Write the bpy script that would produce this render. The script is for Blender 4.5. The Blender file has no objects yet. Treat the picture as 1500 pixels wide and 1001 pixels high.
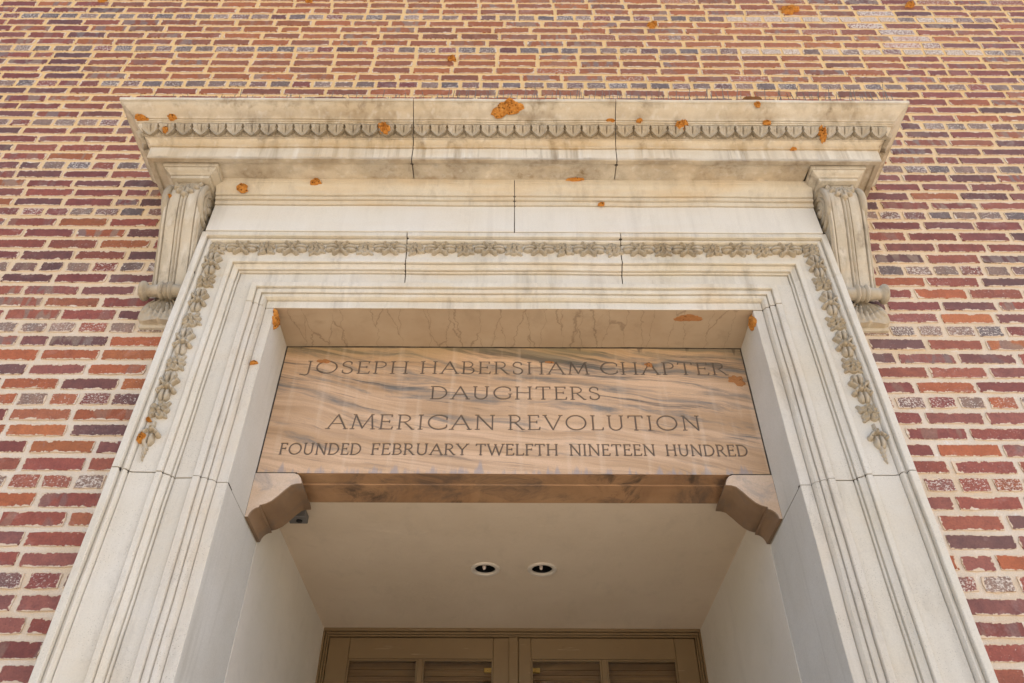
import bpy, math, random
import numpy as np
from math import sin, cos, pi, radians, sqrt

# ------------------------------------------------------------------ camera, sky, sun, exposure
CAMZ = 1.55                      # eye height above the paving
C = bpy.context.scene.collection
sc = bpy.context.scene
PITCH, YAW, ROLL = 0.7282451, 0.0020637, 0.0028973
CAM = np.array([-0.0126, -2.25, CAMZ])


def cam_axes():
    cy, sy = cos(YAW), sin(YAW)
    cp, sp = cos(PITCH), sin(PITCH)
    f = np.array([sy * cp, cy * cp, sp])
    rt = np.array([cy, -sy, 0.0])
    up = np.cross(rt, f)
    cr, sr = cos(ROLL), sin(ROLL)
    return cr * rt + sr * up, -sr * rt + cr * up, f


RT, UP, FW = cam_axes()
cam = bpy.data.cameras.new('camera')
cam.sensor_width = 36
cam.lens = 1197.6 / 1500 * 36
cam.clip_start = 0.02
cam.clip_end = 800
camo = bpy.data.objects.new('camera', cam)
C.objects.link(camo)
import mathutils
camo.matrix_world = mathutils.Matrix(((RT[0], UP[0], -FW[0], CAM[0]), (RT[1], UP[1], -FW[1], CAM[1]),
                                      (RT[2], UP[2], -FW[2], CAM[2]), (0, 0, 0, 1)))
sc.camera = camo

SUN_EL, SUN_AZ = radians(54), radians(73)      # azimuth measured from +Y (behind the wall) towards +X
w = bpy.data.worlds.new('World')
sc.world = w
w.use_nodes = True
nt = w.node_tree
bg = nt.nodes['Background']
sky = nt.nodes.new('ShaderNodeTexSky')
sky.sky_type = 'NISHITA'
sky.sun_disc = False
sky.sun_elevation = SUN_EL
sky.sun_rotation = SUN_AZ
sky.air_density = 1.0
sky.dust_density = 4.0
sky.ozone_density = 1.2
nt.links.new(sky.outputs[0], bg.inputs[0])
bg.inputs[1].default_value = 0.13
sl = bpy.data.lights.new('sun', 'SUN')
sl.energy = 4.0
sl.angle = radians(0.6)
sl.color = (1.0, 0.955, 0.90)
so = bpy.data.objects.new('sun', sl)
C.objects.link(so)
dirv = mathutils.Vector((-sin(SUN_AZ) * cos(SUN_EL), -cos(SUN_AZ) * cos(SUN_EL), -sin(SUN_EL)))
so.rotation_euler = dirv.to_track_quat('-Z', 'Y').to_euler()
so.location = (6, 8, 14)
sc.view_settings.view_transform = 'Standard'
sc.view_settings.look = 'None'
sc.view_settings.gamma = 1
sc.view_settings.use_curve_mapping = False
sc.view_settings.exposure = 1.68
sc.cycles.max_bounces = 8
sc.cycles.diffuse_bounces = 5
sc.cycles.use_denoising = True

# ------------------------------------------------------------------ helpers
rnd = random.Random(7)
nrs = np.random.RandomState(5)


def link(o, parent=None):
    C.objects.link(o)
    if parent:
        o.parent = parent
    return o


def empty(name, loc, label, cat, group=None, kind=None):
    o = bpy.data.objects.new(name, None)
    o.location = loc
    o.empty_display_size = 0.1
    o['label'] = label
    o['category'] = cat
    if group:
        o['group'] = group
    o['kind'] = kind or 'thing'
    return link(o)


def wloc(o):
    l = np.zeros(3)
    while o is not None:
        l = l + np.array(o.location)
        o = o.parent
    return l


def mesh_of(name, V, F, mats, smooth=None, mi=None):
    me = bpy.data.meshes.new(name)
    me.from_pydata([tuple(map(float, v)) for v in V], [], F)
    for m in (mats if isinstance(mats, (list, tuple)) else [mats]):
        me.materials.append(m)
    if mi is not None:
        me.polygons.foreach_set('material_index', mi)
    if smooth is not None:
        me.polygons.foreach_set('use_smooth', [True] * len(me.polygons))
        if smooth < 180:
            me.set_sharp_from_angle(angle=radians(smooth))
    me.update()
    return me


def part(name, V, F, mat, parent, smooth=None, origin=None, mi=None, label=None, kind=None):
    """one mesh object; V in world coordinates, origin defaults to the centre of the mesh"""
    V = np.asarray(V, float)
    if origin is None:
        origin = (V.max(0) + V.min(0)) / 2
    origin = np.asarray(origin, float)
    me = mesh_of(name, V - origin, F, mat, smooth, mi)
    o = bpy.data.objects.new(name, me)
    o.location = origin - (wloc(parent) if parent else 0)
    if label:
        o['label'] = label
    if kind:
        o['kind'] = kind
    return link(o, parent)


def topmesh(name, V, F, mat, label, cat, smooth=None, group=None, kind=None, origin=None):
    o = part(name, V, F, mat, None, smooth, origin)
    if label:
        o['label'] = label
    if cat:
        o['category'] = cat
    if group:
        o['group'] = group
    if kind:
        o['kind'] = kind
    return o


class MB:
    def __init__(s):
        s.V = []
        s.F = []

    def add(s, V, F):
        n = len(s.V)
        s.V += [tuple(v) for v in V]
        s.F += [tuple(i + n for i in f) for f in F]
        return s

    def box(s, x0, x1, y0, y1, z0, z1, c=0.0):
        """box with optional chamfer c"""
        if c <= 0:
            V = [(x, y, z) for x in (x0, x1) for y in (y0, y1) for z in (z0, z1)]
            F = [(0, 1, 3, 2), (4, 6, 7, 5), (0, 4, 5, 1), (2, 3, 7, 6), (0, 2, 6, 4), (1, 5, 7, 3)]
            return s.add(V, F)
        V = []
        idx = {}
        X = (x0, x1)
        Y = (y0, y1)
        Z = (z0, z1)
        for i in (0, 1):
            for j in (0, 1):
                for k in (0, 1):
                    p = [X[i], Y[j], Z[k]]
                    d = [c if i == 0 else -c, c if j == 0 else -c, c if k == 0 else -c]
                    for ax in range(3):      # vertex lying on the face with normal ax
                        q = [p[a] + (0 if a == ax else d[a]) for a in range(3)]
                        idx[(i, j, k, ax)] = len(V)
                        V.append(q)
        F = []
        for ax in range(3):
            o1, o2 = [a for a in range(3) if a != ax]
            for sgn in (0, 1):
                loop = []
                for a, b in ((0, 0), (1, 0), (1, 1), (0, 1)):
                    key = [0, 0, 0]
                    key[ax] = sgn
                    key[o1] = a
                    key[o2] = b
                    loop.append(idx[(*key, ax)])
                F.append(tuple(loop))
        for ax in range(3):                  # edges along ax
            o1, o2 = [a for a in range(3) if a != ax]
            for a in (0, 1):
                for b in (0, 1):
                    k0 = [0, 0, 0]
                    k0[o1] = a
                    k0[o2] = b
                    k1 = list(k0)
                    k1[ax] = 1
                    F.append((idx[(*k0, o1)], idx[(*k1, o1)], idx[(*k1, o2)], idx[(*k0, o2)]))
        for i in (0, 1):
            for j in (0, 1):
                for k in (0, 1):
                    F.append((idx[(i, j, k, 0)], idx[(i, j, k, 1)], idx[(i, j, k, 2)]))
        return s.add(V, F)

    def tube(s, P, r, n=8, cap=True):
        P = [np.array(p, float) for p in P]
        rs = r if isinstance(r, (list, tuple)) else [r] * len(P)
        rings = []
        ref = None
        for i, p in enumerate(P):
            d = P[min(i + 1, len(P) - 1)] - P[max(i - 1, 0)]
            d /= np.linalg.norm(d) + 1e-12
            if ref is None:
                ref = np.array([1, 0, 0]) if abs(d[0]) < .8 else np.array([0, 1, 0])
            u = np.cross(d, ref)
            u /= np.linalg.norm(u)
            v = np.cross(d, u)
            ref = -v if False else ref
            rings.append([p + rs[i] * (cos(2 * pi * k / n) * u + sin(2 * pi * k / n) * v) for k in range(n)])
        V = [q for R_ in rings for q in R_]
        F = []
        for i in range(len(P) - 1):
            for k in range(n):
                F.append((i * n + k, i * n + (k + 1) % n, (i + 1) * n + (k + 1) % n, (i + 1) * n + k))
        if cap:
            F.append(tuple(range(n))[::-1])
            F.append(tuple((len(P) - 1) * n + k for k in range(n)))
        return s.add(V, F)


# ------------------------------------------------------------------ node helpers
class NT:
    def __init__(s, name):
        s.m = bpy.data.materials.new(name)
        s.m.use_nodes = True
        s.t = s.m.node_tree
        s.n = s.t.nodes
        s.b = s.n['Principled BSDF']
        g = s.n.new('ShaderNodeNewGeometry')
        s.pos = g.outputs['Position']
        s.nor = g.outputs['Normal']

    def _in(s, sock, v):
        if isinstance(v, bpy.types.NodeSocket):
            s.t.links.new(v, sock)
        elif v is not None:
            if isinstance(v, (tuple, list)) and len(v) == 3 and sock.type == 'RGBA':
                v = (*v, 1)
            sock.default_value = v

    def map(s, v, scale=(1, 1, 1), rot=(0, 0, 0), loc=(0, 0, 0)):
        n = s.n.new('ShaderNodeMapping')
        s._in(n.inputs[0], v)
        n.inputs['Scale'].default_value = scale
        n.inputs['Rotation'].default_value = rot
        n.inputs['Location'].default_value = loc
        return n.outputs[0]

    def noise(s, v, scale=5, detail=4, rough=.55, dist=0, out=0):
        n = s.n.new('ShaderNodeTexNoise')
        s._in(n.inputs['Vector'], v)
        n.inputs['Scale'].default_value = scale
        n.inputs['Detail'].default_value = detail
        n.inputs['Roughness'].default_value = rough
        n.inputs['Distortion'].default_value = dist
        return n.outputs[out]

    def voro(s, v, scale=5, feature='F1', rand=1, out='Distance'):
        n = s.n.new('ShaderNodeTexVoronoi')
        n.feature = feature
        s._in(n.inputs['Vector'], v)
        n.inputs['Scale'].default_value = scale
        n.inputs['Randomness'].default_value = rand
        return n.outputs[out]

    def rng(s, v, a, b, c=0, d=1):
        n = s.n.new('ShaderNodeMapRange')
        s._in(n.inputs[0], v)
        for i, q in enumerate((a, b, c, d)):
            s._in(n.inputs[i + 1], q)
        return n.outputs[0]

    def math(s, op, a, b=None, c=None):
        n = s.n.new('ShaderNodeMath')
        n.operation = op
        s._in(n.inputs[0], a)
        if b is not None:
            s._in(n.inputs[1], b)
        if c is not None:
            s._in(n.inputs[2], c)
        return n.outputs[0]

    def mix(s, f, a, b, mode='MIX'):
        n = s.n.new('ShaderNodeMix')
        n.data_type = 'RGBA'
        n.blend_type = mode
        s._in(n.inputs[0], f)
        s._in(n.inputs[6], a)
        s._in(n.inputs[7], b)
        return n.outputs[2]

    def sep(s, v):
        n = s.n.new('ShaderNodeSeparateXYZ')
        s._in(n.inputs[0], v)
        return n.outputs

    def comb(s, x, y, z):
        n = s.n.new('ShaderNodeCombineXYZ')
        for i, q in enumerate((x, y, z)):
            s._in(n.inputs[i], q)
        return n.outputs[0]

    def vadd(s, a, b):
        n = s.n.new('ShaderNodeVectorMath')
        n.operation = 'ADD'
        s._in(n.inputs[0], a)
        s._in(n.inputs[1], b)
        return n.outputs[0]

    def attr(s, name, typ='GEOMETRY', out='Color'):
        n = s.n.new('ShaderNodeAttribute')
        n.attribute_type = typ
        n.attribute_name = name
        return n.outputs[out]

    def bump(s, h, strength=.5, dist=.002, nrm=None):
        n = s.n.new('ShaderNodeBump')
        n.inputs['Strength'].default_value = strength
        n.inputs['Distance'].default_value = dist
        s._in(n.inputs['Height'], h)
        if nrm is not None:
            s._in(n.inputs['Normal'], nrm)
        return n.outputs[0]

    def fin(s, col, rough=.85, nrm=None, spec=.3, metal=0):
        s._in(s.b.inputs['Base Color'], col)
        s._in(s.b.inputs['Roughness'], rough)
        s._in(s.b.inputs['Specular IOR Level'], spec)
        s._in(s.b.inputs['Metallic'], metal)
        if nrm is not None:
            s.t.links.new(nrm, s.b.inputs['Normal'])
        return s.m


def stone_mat(name, base, warm, streak=0.0, grain=.5, soil=.35, ochre=.15, soilcol=(.15, .12, .09), scl=1.0, bands=()):
    t = NT(name)
    p = t.pos
    blot = t.noise(p, 2.6 * scl, 5, .6, .3)
    c = t.mix(t.rng(blot, .35, .68), base, warm)
    fine = t.noise(p, 240, 3, .7)
    c = t.mix(t.rng(fine, .35, .7, 0, .22), c, tuple(x * .55 for x in base))
    # dark mineral specks and pits
    pit = t.voro(p, 170)
    pitmask = t.math('MULTIPLY', t.rng(pit, .22, .10), t.rng(t.noise(p, 9, 3), .42, .62))
    c = t.mix(t.math('MULTIPLY', pitmask, grain), c, (.2, .17, .13))
    # rain streaks running down
    st = t.noise(t.map(p, (26, 26, 1.3)), 1.0, 4, .62, .25)
    st2 = t.noise(t.map(p, (9, 9, .8), loc=(3, 1, 2)), 1.0, 3, .5, .2)
    sm = t.math('MULTIPLY', t.rng(st, .46, .72), t.rng(st2, .38, .62))
    c = t.mix(t.math('MULTIPLY', sm, streak), c, soilcol)
    pale = t.math('MULTIPLY', t.rng(t.noise(t.map(p, (34, 34, 1.8), loc=(7, 2, 9)), 1.0, 3, .5), .56, .74), streak * .5)
    c = t.mix(pale, c, (.78, .75, .68))
    # soot and lichen film in patches
    so_ = t.noise(t.map(p, (16, 16, 6), loc=(5.2, 1.7, 8.1)), 1.0, 6, .72, .3)
    c = t.mix(t.math('MULTIPLY', t.rng(so_, .54, .78), soil), c, soilcol)
    oc = t.noise(t.map(p, (1.5, 4, 6), loc=(2, 9, 4)), 1.5, 4, .6, .4)
    c = t.mix(t.math('MULTIPLY', t.rng(oc, .5, .72), ochre), c, (.56, .36, .14))
    zc_ = t.math('ADD', t.sep(p)[2], t.math('MULTIPLY', t.math('SUBTRACT', st, .5), .030))
    for z0, z1, z2, z3, amt, bc in bands:          # dirt bands where rain water collects on the mouldings
        bm = t.math('MULTIPLY', t.rng(zc_, z0, z1), t.rng(zc_, z3, z2))
        bm = t.math('MULTIPLY', bm, t.rng(st2, .30, .62, .35, 1))
        c = t.mix(t.math('MULTIPLY', bm, amt), c, bc)
    h = t.math('ADD', t.math('MULTIPLY', fine, .45), t.math('MULTIPLY', t.noise(p, 60, 4, .6), .55))
    h = t.math('SUBTRACT', h, t.math('MULTIPLY', pitmask, .5))
    return t.fin(c, t.rng(blot, .3, .7, .78, .92), t.bump(h, .45, .0022), .25)


M = {}
M['lime_jamb'] = stone_mat('pitted limestone', (.64, .60, .52), (.60, .545, .44), streak=.12, grain=.75, soil=.22, ochre=.10)
M['lime_inner'] = stone_mat('coarse limestone', (.59, .555, .485), (.59, .525, .42), streak=.18, grain=.95, soil=.38, ochre=.08)
M['lime_lintel'] = stone_mat('weathered lintel limestone', (.66, .615, .53), (.60, .535, .41), streak=.4, grain=.4, soil=.35, ochre=.22)
M['lime_frieze'] = stone_mat('pale frieze limestone', (.68, .645, .575), (.66, .615, .52), streak=.12, grain=.3, soil=.10, ochre=.10)
M['lime_bed'] = stone_mat('ochre stained limestone', (.62, .57, .47), (.58, .50, .37), streak=.3, grain=.3, soil=.3, ochre=.35)
M['lime_cornice'] = stone_mat('rain streaked cornice limestone', (.68, .615, .495), (.57, .475, .335), streak=.95, grain=.4, soil=.30, ochre=.3, soilcol=(.20, .145, .085),
                             bands=((CAMZ + 2.895, CAMZ + 2.912, CAMZ + 2.918, CAMZ + 2.945, .62, (.27, .205, .13)), (CAMZ + 2.935, CAMZ + 2.948, CAMZ + 2.953, CAMZ + 2.962, .45, (.20, .16, .11)),
                                    (CAMZ + 2.80, CAMZ + 2.812, CAMZ + 2.822, CAMZ + 2.84, .55, (.42, .28, .12)), (CAMZ + 2.722, CAMZ + 2.733, CAMZ + 2.741, CAMZ + 2.752, .6, (.17, .125, .08))))
M['lime_carved'] = stone_mat('carved limestone', (.47, .41, .315), (.36, .295, .20), streak=.45, grain=.6, soil=1.0, ochre=.2)
M['lime_corbel'] = stone_mat('bracket limestone', (.57, .515, .415), (.47, .40, .29), streak=.55, grain=.5, soil=.75, ochre=.2)


def reveal_mat():
    t = NT('smooth grey reveal stone')
    p = t.pos
    c = t.mix(t.rng(t.noise(p, 3, 5, .6), .35, .65), (.60, .585, .54), (.55, .525, .465))
    st = t.noise(t.map(p, (8, 14, 1.0)), 1.0, 4, .6, .3)
    c = t.mix(t.rng(st, .52, .75, 0, .35), c, (.30, .28, .23))
    c = t.mix(t.rng(t.noise(p, 260, 2), .4, .7, 0, .15), c, (.2, .19, .17))
    return t.fin(c, .8, t.bump(t.noise(p, 120, 4), .25, .001), .25)


def soffit_mat():
    t = NT('cracked tan soffit stone')
    p = t.pos
    c = t.mix(t.rng(t.noise(p, 4, 5, .65), .35, .65), (.46, .36, .25), (.40, .30, .20))
    c = t.mix(t.rng(t.noise(p, 9, 5, .7, .5), .55, .75, 0, .5), c, (.28, .21, .14))
    # crazing cracks that cross the soffit from front to back
    d = t.noise(p, 22, 3, .6, out=1)
    dv = t.n.new('ShaderNodeVectorMath')
    dv.operation = 'SCALE'
    t._in(dv.inputs[0], d)
    dv.inputs['Scale'].default_value = .05
    q = t.map(t.vadd(p, dv.outputs[0]), (13, 1.6, 1.6))
    cr = t.voro(q, 1.0, 'DISTANCE_TO_EDGE')
    crm = t.math('MULTIPLY', t.rng(cr, .013, .004), t.rng(t.noise(p, 5, 2), .30, .42))
    c = t.mix(t.math('MULTIPLY', crm, .38), c, (.12, .08, .05))
    h = t.math('SUBTRACT', t.math('MULTIPLY', t.noise(p, 90, 4), .5), crm)
    return t.fin(c, .85, t.bump(h, .4, .0015), .2)


M['reveal'] = reveal_mat()
M['soffit'] = soffit_mat()


def joint_mat():
    t = NT('dark open joint')
    c = t.mix(t.rng(t.noise(t.pos, 30, 3), .4, .6), (.045, .035, .028), (.09, .07, .05))
    return t.fin(c, .95)


M['joint'] = joint_mat()


def brick_mat(src):
    t = NT('old handmade brick ' + ('piece' if src == 'OBJECT' else 'field'))
    p = t.pos
    tint = t.attr('tint', src)
    par = t.sep(t.attr('par', src, 'Vector'))      # x white specks, y flashed patches, z seed
    uv = t.n.new('ShaderNodeUVMap')
    uv.uv_map = 'near'
    uv2 = t.n.new('ShaderNodeUVMap')
    uv2.uv_map = 'far'
    a = t.sep(uv.outputs[0])
    b = t.sep(uv2.outputs[0])
    ed = t.math('MINIMUM', t.math('MINIMUM', a[0], a[1]), t.math('MINIMUM', b[0], b[1]))
    seedv = t.comb(par[2], t.math('MULTIPLY', par[2], 3.7), 0)
    ps = t.vadd(p, seedv)
    c = t.mix(t.rng(t.noise(ps, 26, 4, .6), .3, .7), t.mix(.25, tint, (.05, .03, .03)), t.mix(.07, tint, (.7, .28, .15)))
    # flashed grey-blue or buff patches, bands across the brick
    fl = t.noise(t.map(ps, (22, 1, 7)), 1.0, 2, .5, .3)
    fm = t.math('MULTIPLY', t.rng(fl, .50, .57), par[1])
    c = t.mix(t.math('MULTIPLY', fm, .8), c, t.mix(t.rng(t.noise(ps, 5, 1), .4, .6), (.19, .155, .14), (.27, .195, .14)))
    c = t.mix(t.rng(t.noise(ps, 180, 3, .7), .45, .75, 0, .4), c, (.06, .03, .025))
    # tiny dark burnt spots
    c = t.mix(t.math('MULTIPLY', t.rng(t.voro(ps, 90), .12, .06), .7), c, (.05, .03, .03))
    # lime bloom and white paint specks
    sp = t.noise(t.map(ps, (1, 1, 1.2)), 130, 4, .75)
    thr = t.math('SUBTRACT', .74, t.math('MULTIPLY', par[0], .22))
    sm = t.rng(sp, thr, t.math('ADD', thr, .03))
    c = t.mix(t.math('MULTIPLY', sm, .85), c, (.66, .585, .50))
    hz = t.rng(t.noise(ps, 14, 4, .7, .5), .58, .8, 0, .30)
    c = t.mix(hz, c, (.52, .40, .36))
    # mortar smeared over the arrises
    en = t.noise(p, 75, 4, .7)
    en2 = t.noise(p, 17, 3, .6)
    lim = t.math('ADD', t.math('MULTIPLY', t.rng(en, .40, .75), .0075), t.math('MULTIPLY', t.rng(en2, .52, .76), .011))
    mm = t.rng(t.math('SUBTRACT', ed, lim), .0006, -.0006)
    mc = t.mix(t.rng(t.noise(p, 30, 4, .7), .56, .70), (.60, .47, .34), (.70, .67, .62))
    c = t.mix(mm, c, mc)
    h = t.math('ADD', t.noise(p, 150, 4, .65), t.math('MULTIPLY', t.noise(p, 45, 3, .6), .8))
    h = t.math('ADD', h, t.math('MULTIPLY', mm, .6))
    return t.fin(c, t.rng(mm, 0, 1, .72, .92), t.bump(h, .55, .0026), .3)


M['brick_o'] = brick_mat('OBJECT')
M['brick_g'] = brick_mat('GEOMETRY')


def mortar_mat():
    t = NT('sandy lime mortar')
    p = t.pos
    c = t.mix(t.rng(t.noise(p, 6, 5, .65), .35, .65), (.64, .53, .40), (.69, .60, .49))
    c = t.mix(t.rng(t.noise(p, 38, 5, .75, .4), .58, .68, 0, .75), c, (.74, .71, .67))
    up_ = t.rng(t.math('ADD', t.sep(p)[2], t.math('MULTIPLY', t.noise(p, .9, 3), 1.2)), CAMZ + 2.3, CAMZ + 4.3, 0, .9)  # yellower with height, partly warm light put into the mortar colour
    c = t.mix(up_, c, (.74, .50, .22))
    oc = t.noise(t.map(p, (.8, 1, 3), loc=(4, 0, 1)), 1.6, 4, .6)
    c = t.mix(t.rng(oc, .52, .7, 0, .35), c, (.58, .37, .15))
    c = t.mix(t.rng(t.noise(p, 300, 2), .45, .75, 0, .3), c, (.28, .2, .13))
    h = t.math('ADD', t.noise(p, 55, 5, .7), t.math('MULTIPLY', t.noise(p, 260, 3), .4))
    return t.fin(c, .95, t.bump(h, .8, .005), .15)


M['mortar'] = mortar_mat()


def marble_mat(name, light, mid, vein, under=False):
    t = NT(name)
    p = t.pos
    warp = t.noise(t.map(p, (1.1, 1, 2.2)), 1.6, 3, .5, out=1)
    dv = t.n.new('ShaderNodeVectorMath')
    dv.operation = 'SCALE'
    t._in(dv.inputs[0], warp)
    dv.inputs['Scale'].default_value = .13
    pr_ = t.map(t.vadd(p, dv.outputs[0]), rot=(0, radians(-9), 0))
    q = t.map(pr_, (1.0, 2.0, 9.0))
    n1 = t.noise(q, 1.3, 6, .62, .4)
    n2 = t.noise(t.vadd(q, (3, 5, 11)), 2.2, 7, .7, .6)
    n3 = t.noise(t.map(pr_, (2.2, 3, 75)), 1.0, 5, .6, .2)
    c = t.mix(t.rng(n1, .36, .62), mid, light)
    c = t.mix(t.rng(n3, .45, .68, 0, .4), c, tuple(x * .5 for x in mid))
    zz_ = t.sep(p)
    bias = t.math('ADD', t.rng(zz_[2], CAMZ + 1.65, CAMZ + 2.1, .03 if under else -.06, .045), t.rng(zz_[0], -.9, .9, -.01, .03))
    c = t.mix(t.rng(t.math('ADD', n2, bias), .52, .66, 0, .88), c, vein)
    n4 = t.noise(t.map(pr_, (1.6, 3, 30), loc=(4, 1, 7)), 1.0, 6, .7, .3)
    c = t.mix(t.rng(t.math('ADD', n4, bias), .57, .67, 0, .85), c, tuple(x * .5 for x in vein))
    if not under:
        z = t.sep(p)[2]
        # greenish-gold dirt near the top edge, blue-grey drips at the bottom edge
        top = t.rng(t.math('ADD', z, t.math('MULTIPLY', t.noise(p, 4, 4, .6), .12)), CAMZ + 2.13, CAMZ + 2.21)
        c = t.mix(t.math('MULTIPLY', top, .6), c, (.33, .26, .13))
        dr = t.noise(t.map(p, (30, 1, 1)), 1.0, 3, .6)
        hgt = t.rng(z, CAMZ + 1.562, CAMZ + 1.625)
        lowm = t.math('MULTIPLY', t.rng(t.math('SUBTRACT', dr, t.math('MULTIPLY', hgt, .34)), .44, .56), .6)
        c = t.mix(lowm, c, (.27, .26, .28))
        hgt2 = t.rng(z, CAMZ + 2.15, CAMZ + 2.05)
        dr2 = t.noise(t.map(p, (21, 1, .6), loc=(9, 0, 0)), 1.0, 2, .5)
        c = t.mix(t.math('MULTIPLY', t.rng(t.math('SUBTRACT', dr2, t.math('MULTIPLY', hgt2, .2)), .62, .66), .75), c, (.10, .08, .06))
        pr = t.noise(t.map(p, (24, 1, 2.2), loc=(1, 0, 5)), 1.0, 3, .5)
        c = t.mix(t.rng(pr, .56, .72, 0, .22), c, (.74, .60, .46))
        cut = t.attr('cut', out='Fac')
        c = t.mix(t.math('MULTIPLY', t.rng(cut, .05, .45), .9), c, (.11, .085, .065))
    c = t.mix(t.rng(t.noise(p, 200, 2), .4, .7, 0, .14), c, (.2, .14, .1))
    return t.fin(c, .6, t.bump(t.noise(p, 110, 4), .2, .001), .35)


M['marble'] = marble_mat('streaked pink marble', (.63, .43, .275), (.47, .30, .165), (.15, .15, .14))
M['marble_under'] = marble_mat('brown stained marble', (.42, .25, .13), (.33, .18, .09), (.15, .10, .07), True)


def plain(name, a, b, rough=.7, bs=60, bst=.2, bd=.001, spec=.3, metal=0, scale=3):
    t = NT(name)
    c = t.mix(t.rng(t.noise(t.pos, scale, 5, .6), .35, .65), a, b)
    return t.fin(c, rough, t.bump(t.noise(t.pos, bs, 4), bst, bd), spec, metal)


def plaster_mat(name, a, b, crack):
    t = NT(name)
    p = t.pos
    c = t.mix(t.rng(t.noise(p, 2.2, 5, .6), .35, .65), a, b)
    c = t.mix(t.rng(t.noise(p, 11, 5, .7, .6), .55, .8, 0, .22), c, tuple(x * .62 for x in b))
    c = t.mix(t.rng(t.noise(t.map(p, (14, 5, 1.2)), 1.0, 4, .6), .56, .76, 0, .16), c, tuple(x * .55 for x in b))
    dv = t.n.new('ShaderNodeVectorMath')
    dv.operation = 'SCALE'
    t._in(dv.inputs[0], t.noise(p, 12, 4, .6, out=1))
    dv.inputs['Scale'].default_value = .09
    cr = t.voro(t.map(t.vadd(p, dv.outputs[0]), (1.3, 1.6, 1.1)), 1.0, 'DISTANCE_TO_EDGE')
    cm_ = t.math('MULTIPLY', t.rng(cr, .004, .0012), t.rng(t.noise(p, 3, 2), .46, .56))
    c = t.mix(t.math('MULTIPLY', cm_, crack), c, tuple(x * .4 for x in b))
    h = t.math('ADD', t.noise(t.map(p, (1, 3.2, 1)), 40, 5, .65), t.math('MULTIPLY', t.noise(p, 7, 3), 2.5))
    return t.fin(c, .8, t.bump(h, .55, .003), .25)


M['plaster'] = plaster_mat('warm taupe plaster', (.60, .50, .385), (.56, .46, .345), .05)
M['plaster_wall'] = plaster_mat('pale plaster', (.63, .585, .51), (.58, .54, .46), .06)


def paint_mat():
    t = NT('olive brown gloss paint')
    p = t.pos
    c = t.mix(t.rng(t.noise(p, 3, 4, .6), .35, .65), (.195, .130, .062), (.175, .113, .052))
    wn = t.noise(t.map(p, (6, 6, 55)), 1.0, 4, .6, .3)
    c = t.mix(t.rng(wn, .66, .74, 0, .5), c, (.36, .29, .19))
    c = t.mix(t.rng(t.noise(p, 24, 5, .7), .62, .8, 0, .6), c, (.07, .045, .02))
    return t.fin(c, .45, t.bump(t.noise(t.map(p, (3, 3, 60)), 1.0, 4), .15, .001), .5)


M['paint'] = paint_mat()


def pine_mat():
    t = NT('stained pine')
    p = t.pos
    g = t.noise(t.map(p, (2.2, 2, 70)), 1.0, 5, .6, .8)
    c = t.mix(t.rng(g, .35, .65), (.30, .165, .065), (.19, .095, .035))
    kn = t.voro(t.map(p, (3, 1, 9)), 1.0)
    c = t.mix(t.rng(kn, .16, .06, 0, .7), c, (.12, .05, .02))
    return t.fin(c, .5, None, .4)


M['pine'] = pine_mat()


def glass_mat():
    t = NT('clear window glass')
    b = t.b
    b.inputs['Base Color'].default_value = (.95, .97, .95, 1)
    b.inputs['Roughness'].default_value = .02
    b.inputs['IOR'].default_value = 1.45
    b.inputs['Transmission Weight'].default_value = 1.0
    return t.m


M['glass'] = glass_mat()
M['brass'] = plain('tarnished brass', (.75, .48, .12), (.6, .36, .08), .35, metal=.8)
M['wire'] = plain('steel wire', (.20, .18, .155), (.13, .11, .09), .5, metal=.4)
M['white_trim'] = plain('off white enamel', (.60, .54, .46), (.57, .51, .43), .4)
M['black'] = plain('black baffle', (.006, .006, .006), (.004, .004, .004), .5)
M['greymetal'] = plain('grey metal', (.16, .155, .15), (.12, .115, .11), .5, metal=.3)
M['bulb'] = plain('frosted bulb glass', (.72, .62, .55), (.6, .5, .42), .25, spec=.6)
M['leaf'] = plain('dry brown leaf', (.22, .11, .04), (.15, .07, .03), .8, scale=30)


def mud_mat():
    t = NT('orange brown mud')
    p = t.pos
    c = t.mix(t.rng(t.noise(p, 60, 5, .7), .35, .65), (.66, .30, .07), (.46, .17, .03))
    c = t.mix(t.rng(t.noise(p, 140, 4, .7), .55, .75, 0, .55), c, (.68, .38, .13))
    c = t.mix(t.math('MULTIPLY', t.rng(t.voro(p, 75), .28, .16), .85), c, (.03, .012, .005))
    h = t.math('ADD', t.noise(p, 120, 5, .7), t.voro(p, 75))
    return t.fin(c, .95, t.bump(h, 1.0, .006), .1)


M['mud'] = mud_mat()


def mud_stain():
    t = NT('rusty brown mud residue')
    p = t.pos
    c = t.mix(t.rng(t.noise(p, 50, 5, .7), .35, .65), (.44, .21, .085), (.33, .15, .06))
    c = t.mix(t.math('MULTIPLY', t.rng(t.voro(p, 60), .25, .1), .6), c, (.07, .03, .015))
    return t.fin(c, .95, t.bump(t.noise(p, 120, 5, .7), .7, .003), .1)


M['stain'] = mud_stain()


def ground_mat():
    t = NT('sunny buff paving')
    p = t.pos
    c = t.mix(t.rng(t.noise(p, .6, 5, .6), .35, .65), (.32, .275, .215), (.36, .31, .245))
    c = t.mix(t.rng(t.noise(p, 40, 4, .7), .45, .7, 0, .3), c, (.28, .22, .16))
    return t.fin(c, .9, t.bump(t.noise(p, 60, 4), .4, .004), .2)


M['ground'] = ground_mat()

# ------------------------------------------------------------------ ground
topmesh('pavement', [(-90, -150, 0), (90, -150, 0), (90, 30, 0), (-90, 30, 0)], [(0, 1, 2, 3)], M['ground'], None, None, kind='structure')

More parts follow.
